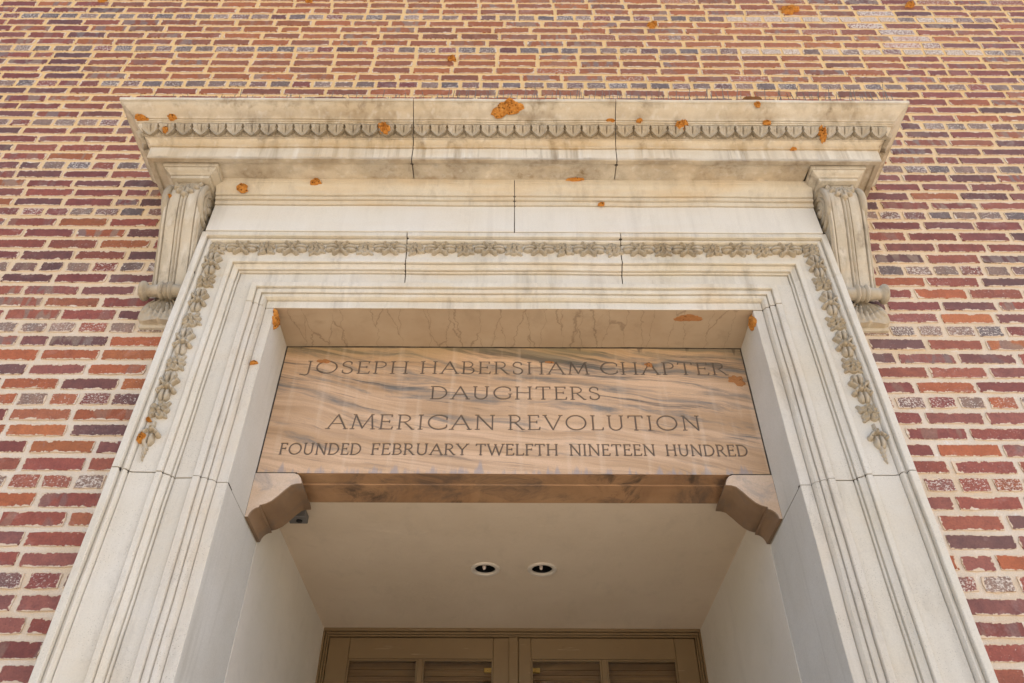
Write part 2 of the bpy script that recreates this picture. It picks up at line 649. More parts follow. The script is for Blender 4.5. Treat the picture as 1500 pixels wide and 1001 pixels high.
# ------------------------------------------------------------------ brick wall
WX, WZ = 4.1, 7.1
wall = empty('brick_wall', (0, 0, 0), 'weathered red brick wall with sandy mortar around the stone doorway', 'wall')
mo = 0.0035
mw = MB()
mw.box(-WX, -1.16, mo, .33, 0, WZ)
mw.box(1.16, WX, mo, .33, 0, WZ)
mw.box(-1.16, 1.16, mo, .33, CAMZ + 2.36, WZ)
part('mortar', mw.V, mw.F, M['mortar'], wall)
cop = MB().box(-WX - .05, WX + .05, -.06, .40, WZ + .002, WZ + .13, .01)
part('coping', cop.V, cop.F, M['lime_cornice'], wall, label='plain stone coping along the wall head')

HDR = [1.064, 1.401, 1.732, 2.068, 2.397, 2.741, 3.068, 3.412, 3.764, 4.114, 4.477]   # measured header courses, bottom to top
course = []                                   # (z centre, height, is_header)
for i in range(len(HDR) - 1):
    for k in range(5):
        course.append((CAMZ + HDR[i] + (HDR[i + 1] - HDR[i]) * k / 5, (HDR[i + 1] - HDR[i]) / 5, k == 0))
k = 0
z = CAMZ + HDR[-1]
while z < WZ - .04:
    course.append((z, .0715, k % 5 == 0))
    z += .0715
    k += 1
z = CAMZ + HDR[0] - .0672
k = 1
while z > .03:
    course.append((z, .0672, k % 5 == 0))
    z -= .0672
    k += 1


def proj(P):
    d = np.asarray(P, float) - CAM
    zc = d @ FW
    if zc < .1:
        return None
    return 750 + 1197.6 * (d @ RT) / zc, 500.5 - 1197.6 * (d @ UP) / zc, zc


RED = [(.245, .066, .043), (.215, .058, .042), (.26, .080, .048), (.185, .052, .042), (.225, .078, .060)]
PUR = [(.15, .060, .052), (.125, .052, .047), (.17, .066, .056), (.115, .058, .052)]
ORA = [(.35, .115, .040), (.31, .088, .034), (.28, .095, .045)]
GRY = [(.21, .145, .110), (.165, .118, .095), (.235, .155, .115), (.125, .105, .100), (.175, .095, .075)]


def pick_tint(x, zr, hdr):
    r = rnd.random()
    if hdr:
        if zr < 1.9:
            t = rnd.choice(ORA + RED) if r < .6 else rnd.choice(PUR + GRY)
        else:
            t = rnd.choice(GRY) if r < .74 else rnd.choice(RED + PUR)
        wsp = rnd.uniform(.5, 1.0)
        if zr > 3.9 and 1.1 < x < 2.6 and rnd.random() < .75:
            t = (.46, .33, .22)
            wsp = 1.1
        fl = rnd.uniform(0, .5)
    else:
        o = .12 if zr > 2.2 else .16  # orange share varies by zone, partly warm light put into the tint
        if zr > 3.1 and -1.7 < x < 1.7:
            o = .62
        if 1.55 < zr < 2.0 and x < 0:
            o = .4
        pp = .34 if zr > 1.9 else .16
        t = rnd.choice(ORA) if r < o else (rnd.choice(PUR) if r < o + pp else rnd.choice(RED))
        if zr > 3.05 and -2.3 < x < 2.0:  # upper bricks pulled to orange, partly painting in their warm light
            k_ = min(1, (zr - 3.05) / .9) * (1 - .4 * max(0, abs(x + .2) - 1.2))
            t = tuple(a_ * (1 - .55 * k_) + b_ * .55 * k_ for a_, b_ in zip(t, (.36, .125, .035)))
        wsp = rnd.choice([0, 0, .1, .25, .45])
        if zr > 3.7 and x > .2 and rnd.random() < .4:
            wsp += .35
        fl = rnd.choice([0, 0, 0, .4, .9]) if zr > 1.9 else rnd.choice([0, 0, 0, 0, .5])
        if 1.9 < x + (4.5 - zr) * -.55 < 2.12 and zr > 4.15 and x > 1.9:
            wsp = 1.2
    j = rnd.uniform(.85, 1.15)
    if zr < 2.3:
        j *= 1.22
    return tuple(min(.8, c * j) for c in t), wsp, fl


def brick_geo(L, H, seed):
    """front face grid with ragged outline, origin at brick centre on the wall plane"""
    r = random.Random(seed)
    nx = 5 if L > .15 else 3
    nz = 2
    V = []
    bow = r.uniform(-.0012, .0012)
    tilt = r.uniform(-.006, .006)
    for i in range(nx + 1):
        for j in range(nz + 1):
            u = i / nx
            v = j / nz
            x = (u - .5) * L
            zz = (v - .5) * H
            if i in (0, nx):
                x += r.uniform(-.0035, .0025) * (1 if i == nx else -1)
            if j in (0, nz):
                zz += (r.uniform(-.0024, .0014)) * (1 if j == nz else -1)
            if (i in (0, nx)) and (j in (0, nz)):
                x *= 1 - r.uniform(.005, .03)
                zz *= 1 - r.uniform(.03, .14)
            y = -r.uniform(.0, .0016) + tilt * (v - .5) * .3 + bow * sin(pi * u)
            V.append((x, y, zz))
    F = []
    for i in range(nx):
        for j in range(nz):
            a = i * (nz + 1) + j
            F.append((a, a + nz + 1, a + nz + 2, a + 1))
    loop = [i * (nz + 1) for i in range(nx + 1)] + [nx * (nz + 1) + j for j in range(1, nz + 1)] + \
           [i * (nz + 1) + nz for i in range(nx - 1, -1, -1)] + [j for j in range(nz - 1, 0, -1)]
    base = len(V)
    for a in loop:
        x, y, zz = V[a]
        l = 1.0015
        V.append((x * l + .0008 * np.sign(x), .009, zz * l + .0008 * np.sign(zz)))
    n = len(loop)
    for k_ in range(n):
        F.append((loop[(k_ + 1) % n], loop[k_], base + k_, base + (k_ + 1) % n))
    return V, F


def set_uv(me, L, H, V):
    for nm in ('near', 'far'):
        me.uv_layers.new(name=nm)
    idx = np.zeros(len(me.loops), np.int32)
    me.loops.foreach_get('vertex_index', idx)
    A = np.array(V)[idx]
    if np.isscalar(L):
        L = np.full(len(idx), L)
        H = np.full(len(idx), H)
    n_ = np.stack([A[:, 0] + L / 2, A[:, 2] + H / 2], 1)
    f_ = np.stack([L / 2 - A[:, 0], H / 2 - A[:, 2]], 1)
    me.uv_layers['near'].data.foreach_set('uv', n_.astype(np.float32).ravel())
    me.uv_layers['far'].data.foreach_set('uv', f_.astype(np.float32).ravel())


bricks = []
SURX, SURZ = 1.2395, CAMZ + 2.60
for ci, (zc, hh, hdr) in enumerate(course):
    mod = .1085 if hdr else .2155
    ph = (ci % 2) * .5 * mod + rnd.uniform(-.02, .02) + .03
    if hdr:
        ph = rnd.uniform(-.02, .02)
    x = -WX - mod + ph
    while x < WX:
        m_ = mod + rnd.uniform(-.006, .006)
        L = m_ - rnd.uniform(.012, .020)
        if not hdr and rnd.random() < .035:       # a half bat now and then
            m_ = mod * .5
            L = m_ - .012
        x0, x1 = x, x + L
        x += m_
        x0 = max(x0, -WX + .004)
        x1 = min(x1, WX - .004)
        if zc < SURZ:
            if x0 > -SURX and x1 < SURX:
                continue
            if x0 < -SURX < x1:
                x1 = -SURX - .002
            if x0 < SURX < x1:
                x0 = SURX + .002
        if x1 - x0 < .02:
            continue
        H_ = hh - rnd.uniform(.0155, .0205)
        bricks.append(((x0 + x1) / 2, zc + rnd.uniform(-.0015, .0015), x1 - x0, H_, hdr))
vis = []
for i, b in enumerate(bricks):
    p = proj((b[0], 0, b[1]))
    if p and -30 < p[0] < 1530 and -10 < p[1] < 1015 and not (abs(b[0]) < 1.42 and 3.7 < b[1] < 4.47):
        # widest on screen first
        vis.append((b[2] * b[3] / p[2] ** 3 * (p[2]) + 0.0, i))
vis.sort(reverse=True)
near = set(i for _, i in vis[:296])
lib = {}
MBg = MB()
gt, gp, gL = [], [], []
for i, (bx, bz, L, H, hdr) in enumerate(bricks):
    tint, wsp, fl = pick_tint(bx, bz - CAMZ, hdr)
    seed = rnd.randrange(40)
    if i in near:
        key = (hdr, seed) if abs(L - (.097 if hdr else .203)) < .012 else None
        if key and key in lib:
            me, L0 = lib[key]
        else:
            V, F = brick_geo(L, H, rnd.random())
            me = mesh_of('brick', V, F, M['brick_o'], 50)
            set_uv(me, L, H, V)
            L0 = L
            if key:
                lib[key] = (me, L)
        o = bpy.data.objects.new('brick', me)
        o.location = (bx, 0, bz)
        if key:
            o.scale = (L / L0, 1, 1)
        o['tint'] = tint
        o['par'] = (wsp, fl, rnd.random() * 9)
        link(o, wall)
    else:
        V, F = brick_geo(L, H, rnd.random())
        n0 = len(MBg.V)
        MBg.V += [(v[0] + bx, v[1], v[2] + bz) for v in V]
        MBg.F += [tuple(q + n0 for q in f) for f in F]
        gt += [(*tint, 1)] * len(V)
        s_ = rnd.random() * 9
        gp += [(wsp, fl, s_)] * len(V)
        gL += [(L, H, bx, bz)] * len(V)
me = mesh_of('brick_field', MBg.V, MBg.F, M['brick_g'], 50)
A = me.attributes.new('tint', 'FLOAT_COLOR', 'POINT')
A.data.foreach_set('color', np.array(gt, np.float32).ravel())
A = me.attributes.new('par', 'FLOAT_VECTOR', 'POINT')
A.data.foreach_set('vector', np.array(gp, np.float32).ravel())
gL = np.array(gL)
VV = np.array(MBg.V) - np.stack([gL[:, 2], gL[:, 2] * 0, gL[:, 3]], 1)
idx = np.zeros(len(me.loops), np.int32)
me.loops.foreach_get('vertex_index', idx)
set_uv(me, gL[idx, 0], gL[idx, 1], VV)
o = bpy.data.objects.new('brick_field', me)
o['kind'] = 'stuff'
link(o, wall)

core = MB()  # unseen building body, added to keep sun from leaking into the recess
core.box(-WX + .01, WX - .01, 1.9, 6.5, 0, WZ - .01)
for s_ in (-1, 1):
    xa_, xb_ = sorted((s_ * 1.3, s_ * (WX - .01)))
    core.box(xa_, xb_, .329, 1.901, 0, WZ - .01)
core.box(-1.301, 1.301, .329, 1.901, CAMZ + 2.4, WZ - .012)
part('building_mass', core.V, core.F, M['mortar'], wall)

# ------------------------------------------------------------------ profile sweeps
a_, b_ = .902, CAMZ + 2.145          # half opening, opening head


def wob(V, amp=.0009, seed=0):
    """slight unevenness of hand worked stone"""
    V = np.asarray(V, float)
    k = np.array([[11.3, 7.1, 9.7], [-8.2, 12.4, 5.5], [6.1, -4.2, 13.9]]) * 1.3
    D = np.stack([np.sin(V @ k[0] + seed), np.sin(V @ k[1] + 2.1 + seed), np.sin(V @ k[2] + 4.2 + seed)], 1)
    k2 = k * 4.3
    D += .5 * np.stack([np.sin(V @ k2[1] + seed), np.sin(V @ k2[2] + 1.1), np.sin(V @ k2[0] + 3.2)], 1)
    return V + D * amp * np.array([.8, .8, 1])


def sweep(stations, prof, caps=True):
    """stations: list of functions (profile point)->(x,y,z); prof list of (w,out); closed profile ends with faces at the two ends"""
    n = len(prof)
    V = [st(*p) for st in stations for p in prof]
    F = []
    for i in range(len(stations) - 1):
        for k_ in range(n - 1):
            a = i * n + k_
            F.append((a, a + 1, a + 1 + n, a + n))
    if caps:
        F.append(tuple(range(n))[::-1])
        F.append(tuple((len(stations) - 1) * n + k_ for k_ in range(n)))
    return V, F


def H_(x, sl=0):
    return lambda w_, o_: (x + sl * w_, -o_, b_ + w_)


def Cn(s):
    return lambda w_, o_: (s * (a_ + w_), -o_, b_ + w_)


def V_(s, z):
    return lambda w_, o_: (s * (a_ + w_), -o_, z)


def lin(a, b, step):
    n = max(1, int(abs(b - a) / step))
    return [a + (b - a) * i / n for i in range(n + 1)]


OUTER = [(.336, -.03), (.336, .114), (.333, .118), (.314, .118), (.3115, .116), (.311, .094), (.3085, .094), (.308, .1035), (.304, .1045), (.300, .108), (.296, .107),
         (.293, .103), (.2915, .098), (.291, .080), (.2885, .080), (.288, .0915), (.281, .088), (.2085, .086), (.208, .074), (.206, .074), (.2055, .092), (.204, .094), (.190, .093), (.188, .091),
         (.1875, .070), (.185, .070), (.1845, .083), (.178, .0765), (.172, .073), (.1682, .0725), (.1678, .055), (.1655, .055), (.165, .064), (.1600, .0615), (.1595, .044), (.157, .044),
         (.1565, .0555), (.1035, .056), (.1025, .045), (.1025, -.03)]
INNER_FACE = [(.1002, -.03), (.1002, .066), (.098, .0695), (.080, .068), (.0778, .066), (.0773, .047), (.075, .047), (.0745, .058), (.066, .0585), (.060, .056),
              (.0578, .055), (.0573, .038), (.055, .038), (.0545, .0488), (.052, .0485), (.044, .046), (.039, .040), (.0368, .034), (.0363, .018), (.034, .018), (.0335, .0298), (.031, .0295),
              (.002, .030), (0, .0285)]
INNER_JAMB = INNER_FACE + [(0, -.364), (.09, -.364)]
INNER_LINT = INNER_FACE + [(0, -.188), (.09, -.188)]
JOUT = CAMZ + 2.255
JIN = b_ - .0025
JLOW = CAMZ + 1.380
G = .0019                                            # half joint gap

door = empty('doorway_surround', (0, 0, 0), 'pale moulded limestone doorway surround carved with flower bands, set in red brick', 'door surround')


def soft(prof):
    """shallower quirks, worn by the weather"""
    P = [list(p) for p in prof]
    for i in range(1, len(P) - 2):
        if abs(P[i][1] - P[i + 1][1]) < 1e-6 and P[i][1] > 0:
            m_ = min(P[i - 1][1], P[i + 2][1])
            if m_ - P[i][1] > .006:
                P[i][1] = P[i + 1][1] = m_ - .0045
    return [tuple(p) for p in P]


OUTER_W = soft(OUTER)
INNER_JW = soft(INNER_JAMB)


def block(name, st, prof, mat, seed, label=None, parent=None, mats=None, mi_fn=None):
    V, F = sweep(st, prof)
    V = wob(V, .0008, seed)
    mi = None
    if mi_fn:
        ns = len(prof) - 1
        mi = [mi_fn(k_ % ns) if k_ < (len(st) - 1) * ns else 0 for k_ in range(len(F))]
    return part(name, V, F, mats or mat, parent or door, 32, mi=mi, label=label)


jx = [-.418, .414]
lint = {}
st = [V_(-1, JOUT + G), V_(-1, (JOUT + b_ + .1) / 2)] + [Cn(-1)] + [H_(x, -.02) for x in lin(-a_, jx[0] - G, .07)]
lint['l'] = block('lintel_block', st, OUTER, M['lime_lintel'], 1, 'left lintel block, turning the corner')
st = [H_(x, -.02 if x < -.3 else (.02 if x > .3 else 0)) for x in lin(jx[0] + G, jx[1] - G, .07)]
lint['m'] = block('lintel_block', st, OUTER, M['lime_lintel'], 2, 'middle lintel block')
st = [H_(x, .02) for x in lin(jx[1] + G, a_, .07)] + [Cn(1), V_(1, (JOUT + b_ + .1) / 2), V_(1, JOUT + G)]
lint['r'] = block('lintel_block', st, OUTER, M['lime_lintel'], 3, 'right lintel block, turning the corner')
st = [V_(-1, JIN + G), Cn(-1)] + [H_(x) for x in lin(-a_ + .02, a_ - .02, .07)] + [Cn(1), V_(1, JIN + G)]
block('inner_lintel', st, INNER_LINT, None, 4, 'plain stepped inner lintel with cracked tan soffit', mats=[M['lime_lintel'], M['soffit']],
      mi_fn=lambda k_: 1 if k_ >= len(INNER_FACE) - 1 else 0)
jam = {}
for s in (-1, 1):
    zs = lin(JLOW + G, JOUT - G, .08)
    jam[s] = block('jamb_block', [V_(s, z) for z in zs], OUTER_W, M['lime_jamb'], 5 + s)
    zs = lin(JLOW + G, JIN - G, .08)
    block('inner_jamb_block', [V_(s, z) for z in zs], INNER_JW, None, 8 + s, mats=[M['lime_inner'], M['reveal']],
          mi_fn=lambda k_: 1 if k_ >= len(INNER_FACE) - 1 else 0)
    zs = lin(.004, JLOW - G, .1)
    block('jamb_block', [V_(s, z) for z in zs], OUTER_W, M['lime_jamb'], 12 + s)
    block('inner_jamb_block', [V_(s, z) for z in zs], INNER_JW, None, 16 + s, mats=[M['lime_inner'], M['reveal']],
          mi_fn=lambda k_: 1 if k_ >= len(INNER_FACE) - 1 else 0)
# dark mortar core seen through the open joints
cm = MB()
PO = [(w_, o_ - .007) for w_, o_ in OUTER[1:-2]]
PI_ = [(w_, o_ - .007) for w_, o_ in INNER_FACE[1:]]
for s, x in ((-1, jx[0]), (1, jx[1])):
    V, F = sweep([H_(x - .006, .02 * s), H_(x + .006, .02 * s)], PO, False)
    cm.add(V, F)
for s in (-1, 1):
    for zz, pr in ((JOUT, PO), (JIN, PI_), (JLOW, PO), (JLOW, PI_ + [(.006, -.36)])):
        V, F = sweep([V_(s, zz - .006), V_(s, zz + .006)], pr, False)
        cm.add(V, F)
part('joint_mortar', cm.V, cm.F, M['joint'], door, kind='stuff')


# ------------------------------------------------------------------ carved ornament (height fields on a small patch)
def carve(name, hf, w_, h_, nx, nz, mat, base=None):
    """mesh in the xz plane facing -y; hf(X,Z)->height; cells below 0.3 mm are dropped"""
    xs = np.linspace(-w_ / 2, w_ / 2, nx + 1)
    zs = np.linspace(-h_ / 2, h_ / 2, nz + 1)
    X, Z = np.meshgrid(xs, zs, indexing='ij')
    Hh = hf(X, Z)
    Hh = np.where(Hh > .0016, Hh * .80 + .0045, np.minimum(Hh, 0))
    V = np.stack([X, -Hh, Z], -1).reshape(-1, 3)
    F = []
    hf_ = Hh
    for i in range(nx):
        for j in range(nz):
            if max(hf_[i, j], hf_[i + 1, j], hf_[i, j + 1], hf_[i + 1, j + 1]) > .0003:
                a = i * (nz + 1) + j
                F.append((a, a + nz + 1, a + nz + 2, a + 1))
    used = sorted({q for f in F for q in f})
    mp = {q: i for i, q in enumerate(used)}
    V = [V[q] for q in used]
    V = [(x, y if y < -.0003 else .0015, z) for x, y, z in V]
    F = [tuple(mp[q] for q in f) for f in F]
    return mesh_of(name, V, F, mat, 180)


def ell(X, Z, cx, cz, rx, rz, ang, H):
    c, s = cos(ang), sin(ang)
    u = (X - cx) * c + (Z - cz) * s
    v = -(X - cx) * s + (Z - cz) * c
    d = 1 - (u / rx) ** 2 - (v / rz) ** 2
    return H * np.sqrt(np.maximum(d, 0))


def seg(X, Z, x0, z0, x1, z1, r0, r1, H):
    dx, dz = x1 - x0, z1 - z0
    t = np.clip(((X - x0) * dx + (Z - z0) * dz) / (dx * dx + dz * dz), 0, 1)
    d = np.hypot(X - x0 - t * dx, Z - z0 - t * dz)
    r = r0 + (r1 - r0) * t
    return H * np.sqrt(np.maximum(1 - (d / r) ** 2, 0))


def rosette(var):
    def f(X, Z):
        X, Z = X / .86, Z / .86
        h = np.zeros_like(X)
        for k_ in range(4):                       # corner leaves
            a = pi / 4 + k_ * pi / 2 + .1 * var
            h = np.maximum(h, seg(X, Z, .026 * cos(a), .026 * sin(a), .048 * cos(a), .046 * sin(a), .0125, .0055, .010))
            h = np.maximum(h - seg(X, Z, .030 * cos(a), .030 * sin(a), .046 * cos(a), .044 * sin(a), .0022, .0018, .006), 0)
        n = 5 if var % 2 else 4
        pet = np.zeros_like(X)
        for k_ in range(n):
            a = pi / 2 + k_ * 2 * pi / n + .15 * var
            p = ell(X, Z, .0215 * cos(a), .0215 * sin(a), .0185, .0165, a, .026)
            cup = ell(X, Z, .0245 * cos(a), .0245 * sin(a), .0115, .0090, a, .019)
            pet = np.maximum(pet, p - cup)
        for k_ in range(n):
            a = pi / 2 + (k_ + .5) * 2 * pi / n + .15 * var
            pet = pet - seg(X, Z, .009 * cos(a), .009 * sin(a), .040 * cos(a), .040 * sin(a), .0034, .0042, .024)
        h = np.maximum(h, np.maximum(pet, 0))
        h = h - ell(X, Z, 0, 0, .0135, .0135, 0, .018)
        h = np.maximum(h, ell(X, Z, 0, 0, .0095, .0095, 0, .029))
        h -= ell(X, Z, 0, 0, .0034, .0034, 0, .016)
        return h
    return f


def tulip(half=False):
    def f(X, Z):
        X = X / 1.12
        h = np.zeros_like(X)
        for s in ((1,) if half else (1, -1)):
            for q in (1, -1):
                h = np.maximum(h, ell(X, Z, s * .033, q * .0095, .0225, .0115, s * q * -.12, .019))       # long bud shell
            for q in (1, -1):
                h = np.maximum(h - seg(X, Z, s * .006, q * .019, s * .038, q * .0205, .0032, .0030, .022), 0)
                h = np.maximum(h, seg(X, Z, s * .004, q * .010, s * .015, q * .023, .0075, .0065, .022))    # curled side leaf
                h = np.maximum(h, ell(X, Z, s * .0195, q * .0255, .0095, .0080, s * q * .8, .026))
                h = np.maximum(h - ell(X, Z, s * .0190, q * .0235, .0042, .0036, 0, .016), 0)
                h = np.maximum(h - seg(X, Z, s * .002, q * .019, s * .0095, q * .028, .0026, .0026, .016), 0)
                h = np.maximum(h - seg(X, Z, s * .010, q * .0125, s * .030, q * .0155, .0022, .0026, .013), 0)
            h = np.maximum(h - seg(X, Z, s * .012, 0, s * .047, 0, .0042, .0026, .026), 0)
        h = h - ell(X, Z, 0, 0, .0135, .0125, 0, .018)
        h = np.maximum(h, ell(X, Z, 0, 0, .0095, .0092, 0, .028))
        h -= ell(X, Z, 0, 0, .0035, .0035, 0, .016)
        return h
    return f


def tailf(X, Z):
    h = tulip(True)(X + .03, Z)
    h = np.maximum(h, seg(X, Z, -.045, 0, -.058, 0, .006, .005, .012))
    for k_ in range(4):
        x0 = .030 + k_ * .014
        h = np.maximum(h, seg(X, Z, x0, -.003, x0 + .014, .003, .0068 - k_ * .0013, .0055 - k_ * .0013, .010 - k_ * .001))
    return h


ros_me = [carve('rosette', rosette(i), .118, .108, 60, 56, M['lime_carved']) for i in range(3)]
tul_me = carve('bud_ornament', tulip(), .130, .074, 72, 44, M['lime_carved'])
end_me = carve('end_pendant', tailf, .18, .078, 90, 40, M['lime_carved'])
WR = .2645
PER = 2 * (a_ + WR) / 12


def orn(me, x, z, rot, parent, mirror=1):
    o = bpy.data.objects.new(me.name.split('.')[0], me)
    pl = wloc(parent)
    o.location = (x - pl[0], -.086 - pl[1], z - pl[2])
    o.rotation_euler = (0, rot, 0)
    o.scale = (rnd.uniform(.95, 1.03), 1, mirror * rnd.uniform(.95, 1.03))
    link(o, parent)


for k_ in range(13):
    x = -(a_ + WR) + k_ * PER
    par_ = lint['l'] if x < jx[0] - .02 else (lint['r'] if x > jx[1] + .02 else lint['m'])
    orn(ros_me[k_ % 3], x, b_ + WR, rnd.uniform(-.15, .15), par_)
    if k_ < 12:
        xm = x + PER / 2
        par_ = lint['l'] if xm < jx[0] else (lint['r'] if xm > jx[1] else lint['m'])
        orn(tul_me, xm, b_ + WR, rnd.uniform(-.03, .03), par_)
for s in (-1, 1):
    x = s * (a_ + WR)
    zr = [2.223, 2.020, 1.818, 1.616]
    zt = [2.322, 2.122, 1.919, 1.717]
    for i in range(4):
        orn(ros_me[(i + 1) % 3], x, CAMZ + zr[i], pi / 2 + rnd.uniform(-.15, .15), jam[s])
        orn(tul_me, x, CAMZ + zt[i], pi / 2 + rnd.uniform(-.03, .03), jam[s] if i else lint['l' if s < 0 else 'r'])
    orn(end_me, x, CAMZ + 1.508, pi / 2, jam[s])

# ------------------------------------------------------------------ frieze and cornice
ent = empty('cornice', (0, 0, CAMZ + 2.48), 'projecting limestone cornice and frieze with leaf moulding above the doorway', 'cornice')
FZ = CAMZ
FR = [(2.4825, -.03), (2.4825, .119), (2.484, .1205), (2.634, .1205), (2.636, .122), (2.6363, .108), (2.6388, .108), (2.6392, .128), (2.642, .129), (2.654, .130), (2.656, .1315),
      (2.6563, .116), (2.6588, .116), (2.6592, .1395), (2.671, .141), (2.6725, .1415), (2.6728, .127), (2.6752, .127), (2.6756, .149), (2.679, .151), (2.684, .152), (2.690, .1535), (2.697, .157), (2.704, .163),
      (2.711, .169), (2.720, .172), (2.728, .1725), (2.730, .1745), (2.752, .1755), (2.752, -.03)]
for i, (x0, x1) in enumerate(((-1.224, -G), (G, 1.224))):
    V, F = sweep([(lambda x: (lambda z, o_: (x, -o_, FZ + z)))(x) for x in lin(x0, x1, .08)], FR)
    V = wob(V, .0008, 20 + i)
    ns = len(FR) - 1
    nst = len(lin(x0, x1, .08)) - 1
    mi = [(1 if (k_ % ns) > 3 else 0) if k_ < nst * ns else 0 for k_ in range(len(F))]
    part('frieze_block', V, F, [M['lime_frieze'], M['lime_bed']], ent, 32, mi=mi)
V, F = sweep([(lambda x: (lambda z, o_: (x, -o_ + .006, FZ + z)))(x) for x in (-.006, .006)], FR[1:-1], False)
part('joint_mortar', V, F, M['joint'], ent)

CORN = [(2.7455, -.03), (2.7455, .250), (2.7465, .254), (2.7465, .2585), (2.738, .2605), (2.7365, .262), (2.7365, .279), (2.738, .2805), (2.8062, .2825), (2.8065, .266),
        (2.809, .266), (2.8093, .2895), (2.812, .291), (2.8135, .288), (2.819, .2885), (2.826, .2905), (2.832, .2945), (2.836, .300), (2.8385, .3045), (2.8388, .290), (2.8405, .290), (2.8408, .310),
        (2.845, .311), (2.851, .314), (2.858, .3195), (2.865, .3275), (2.873, .3345), (2.881, .339), (2.8872, .341), (2.8875, .326), (2.8900, .326), (2.8903, .3465), (2.8925, .348), (2.8945, .347),
        (2.8947, .333), (2.8967, .333), (2.897, .352), (2.899, .3535), (2.902, .353), (2.9022, .338), (2.9044, .338), (2.9047, .3575), (2.909, .360), (2.916, .3645), (2.924, .372), (2.932, .3825), (2.939, .394),
        (2.9445, .402), (2.950, .4065), (2.9515, .411), (2.9535, .4125), (2.967, .4135), (2.9695, .412), (2.990, .06), (2.990, -.03)]
ACO = 1.2005


def FX(x, sl=0):
    return lambda z, o_: (x + sl * (o_ - .3), -o_, FZ + z)


def FC(s):
    return lambda z, o_: (s * (ACO + o_), -o_, FZ + z)


def FB(s, f):
    return lambda z, o_: (s * (ACO + o_), -(o_ * (1 - f) + (-.03) * f), FZ + z)


cj = [-.4155, .412]
corn = {}
corn['l'] = ([FB(-1, 1), FB(-1, .5), FC(-1)] + [FX(x) for x in lin(-ACO, cj[0] - G, .06)])
corn['m'] = [FX(x) for x in lin(cj[0] + G, cj[1] - G, .06)]
corn['r'] = [FX(x) for x in lin(cj[1] + G, ACO, .06)] + [FC(1), FB(1, .5), FB(1, 1)]
cobj = {}
for i, k_ in enumerate('lmr'):
    V, F = sweep(corn[k_], CORN)
    V = wob(V, .0010, 30 + i)
    ns = len(CORN) - 1
    cobj[k_] = part('cornice_block', V, F, M['lime_cornice'], ent, 32)
cm = MB()
for x in cj:
    V, F = sweep([(lambda x: (lambda z, o_: (x, -o_ + .008, FZ + z)))(x + d) for d in (-.006, .006)], CORN[1:-2], False)
    cm.add(V, F)
part('joint_mortar', cm.V, cm.F, M['joint'], ent, kind='stuff')

# leaf-and-dart on the cyma: each motif is a patch laid on the moulding profile
LP = [(2.8405, .3125), (2.846, .3135), (2.852, .3165), (2.859, .322), (2.866, .3295), (2.873, .3355), (2.880, .3395), (2.887, .3415)]
LPz = np.array([p[0] for p in LP])
LPo = np.array([p[1] for p in LP])
LW = .0702


def leafpatch(width=LW):
    nu, nv = 32, 20
    V = []
    F = []
    tv = np.linspace(0, 1, len(LP))
    for i in range(nu + 1):
        u = i / nu * 2 - 1                       # -1..1 across
        for j in range(nv + 1):
            v = j / nv                            # 0 bottom, 1 top
            z = np.interp(v, tv, LPz)
            o_ = np.interp(v, tv, LPo)
            d = abs(u)
            hw = min(1.0, max(0.0, (v - .03) / .50)) ** .8
            if .50 < v < .80:
                hw = .93 + .07 * abs(v - .65) / .15
            h = 0.0
            if d < hw:
                e = d / max(hw, 1e-4)
                h = .008 + .008 * (e ** 1.5)
                if v < .55:
                    h += .0035 * max(0, 1 - abs(e - .88) / .12)
                elif e > .93 and v < .82:
                    h = .003
                if d < .09 and v > .30:
                    h -= .009 * (1 - d / .09) * min(1, (v - .30) * 4)
                q_ = abs(d - (.30 + .35 * (v - .4)))
                if v > .45 and q_ < .07:
                    h -= .003 * (1 - q_ / .07)
                if v > .92:
                    h *= max(.35, (1 - v) / .08)
            dd = (1 - d) / .30 + abs(v - .20) / .24                # dart between leaves
            if dd < 1:
                h = max(h, .0095 * (1 - dd) ** .6)
            V.append((u * width / 2, -(o_ + h * .95), z - h * .60))
    for i in range(nu):
        for j in range(nv):
            a = i * (nv + 1) + j
            F.append((a, a + nv + 1, a + nv + 2, a + 1))
    V = np.array(V) - np.array([0, -.32, 2.865])
    return mesh_of('leaf_motif', V, F, M['lime_carved'], 60)


lm = leafpatch()


def leafat(x, y, rz, parent, sx):
    o = bpy.data.objects.new('leaf_motif', lm)
    pl = wloc(parent)
    o.location = (x - pl[0], y - pl[1], FZ + 2.865 - pl[2])
    o.rotation_euler = (0, 0, rz)
    o.scale = (sx, 1, 1)
    link(o, parent)


for k_, (x0, x1) in dict(l=(-(ACO + .318), cj[0] - .003), m=(cj[0] + .003, cj[1] - .003), r=(cj[1] + .003, ACO + .318)).items():
    n = round((x1 - x0) / (LW if k_ != 'm' else .069))
    wd = (x1 - x0) / n
    for i in range(n):
        leafat(x0 + wd * (i + .5), -.32, 0, cobj[k_], wd / LW)
for s, k_ in ((-1, 'l'), (1, 'r')):
    n = 4
    wd = .315 / n
    for i in range(n):
        leafat(s * (ACO + .32), -(wd * (i + .5)), s * pi / 2, cobj[k_], wd / LW)


# ------------------------------------------------------------------ scroll brackets
def smooth_curve(P, n):
    P = np.array(P, float)
    Q = []
    m = len(P)
    for i in range(m - 1):
        p0, p1, p2, p3 = P[max(i - 1, 0)], P[i], P[i + 1], P[min(i + 2, m - 1)]
        for k_ in range(n):
            t = k_ / n
            Q.append(.5 * ((2 * p1) + (-p0 + p2) * t + (2 * p0 - 5 * p1 + 4 * p2 - p3) * t * t + (-p0 + 3 * p1 - 3 * p2 + p3) * t ** 3))
    Q.append(P[-1])
    return np.array(Q)


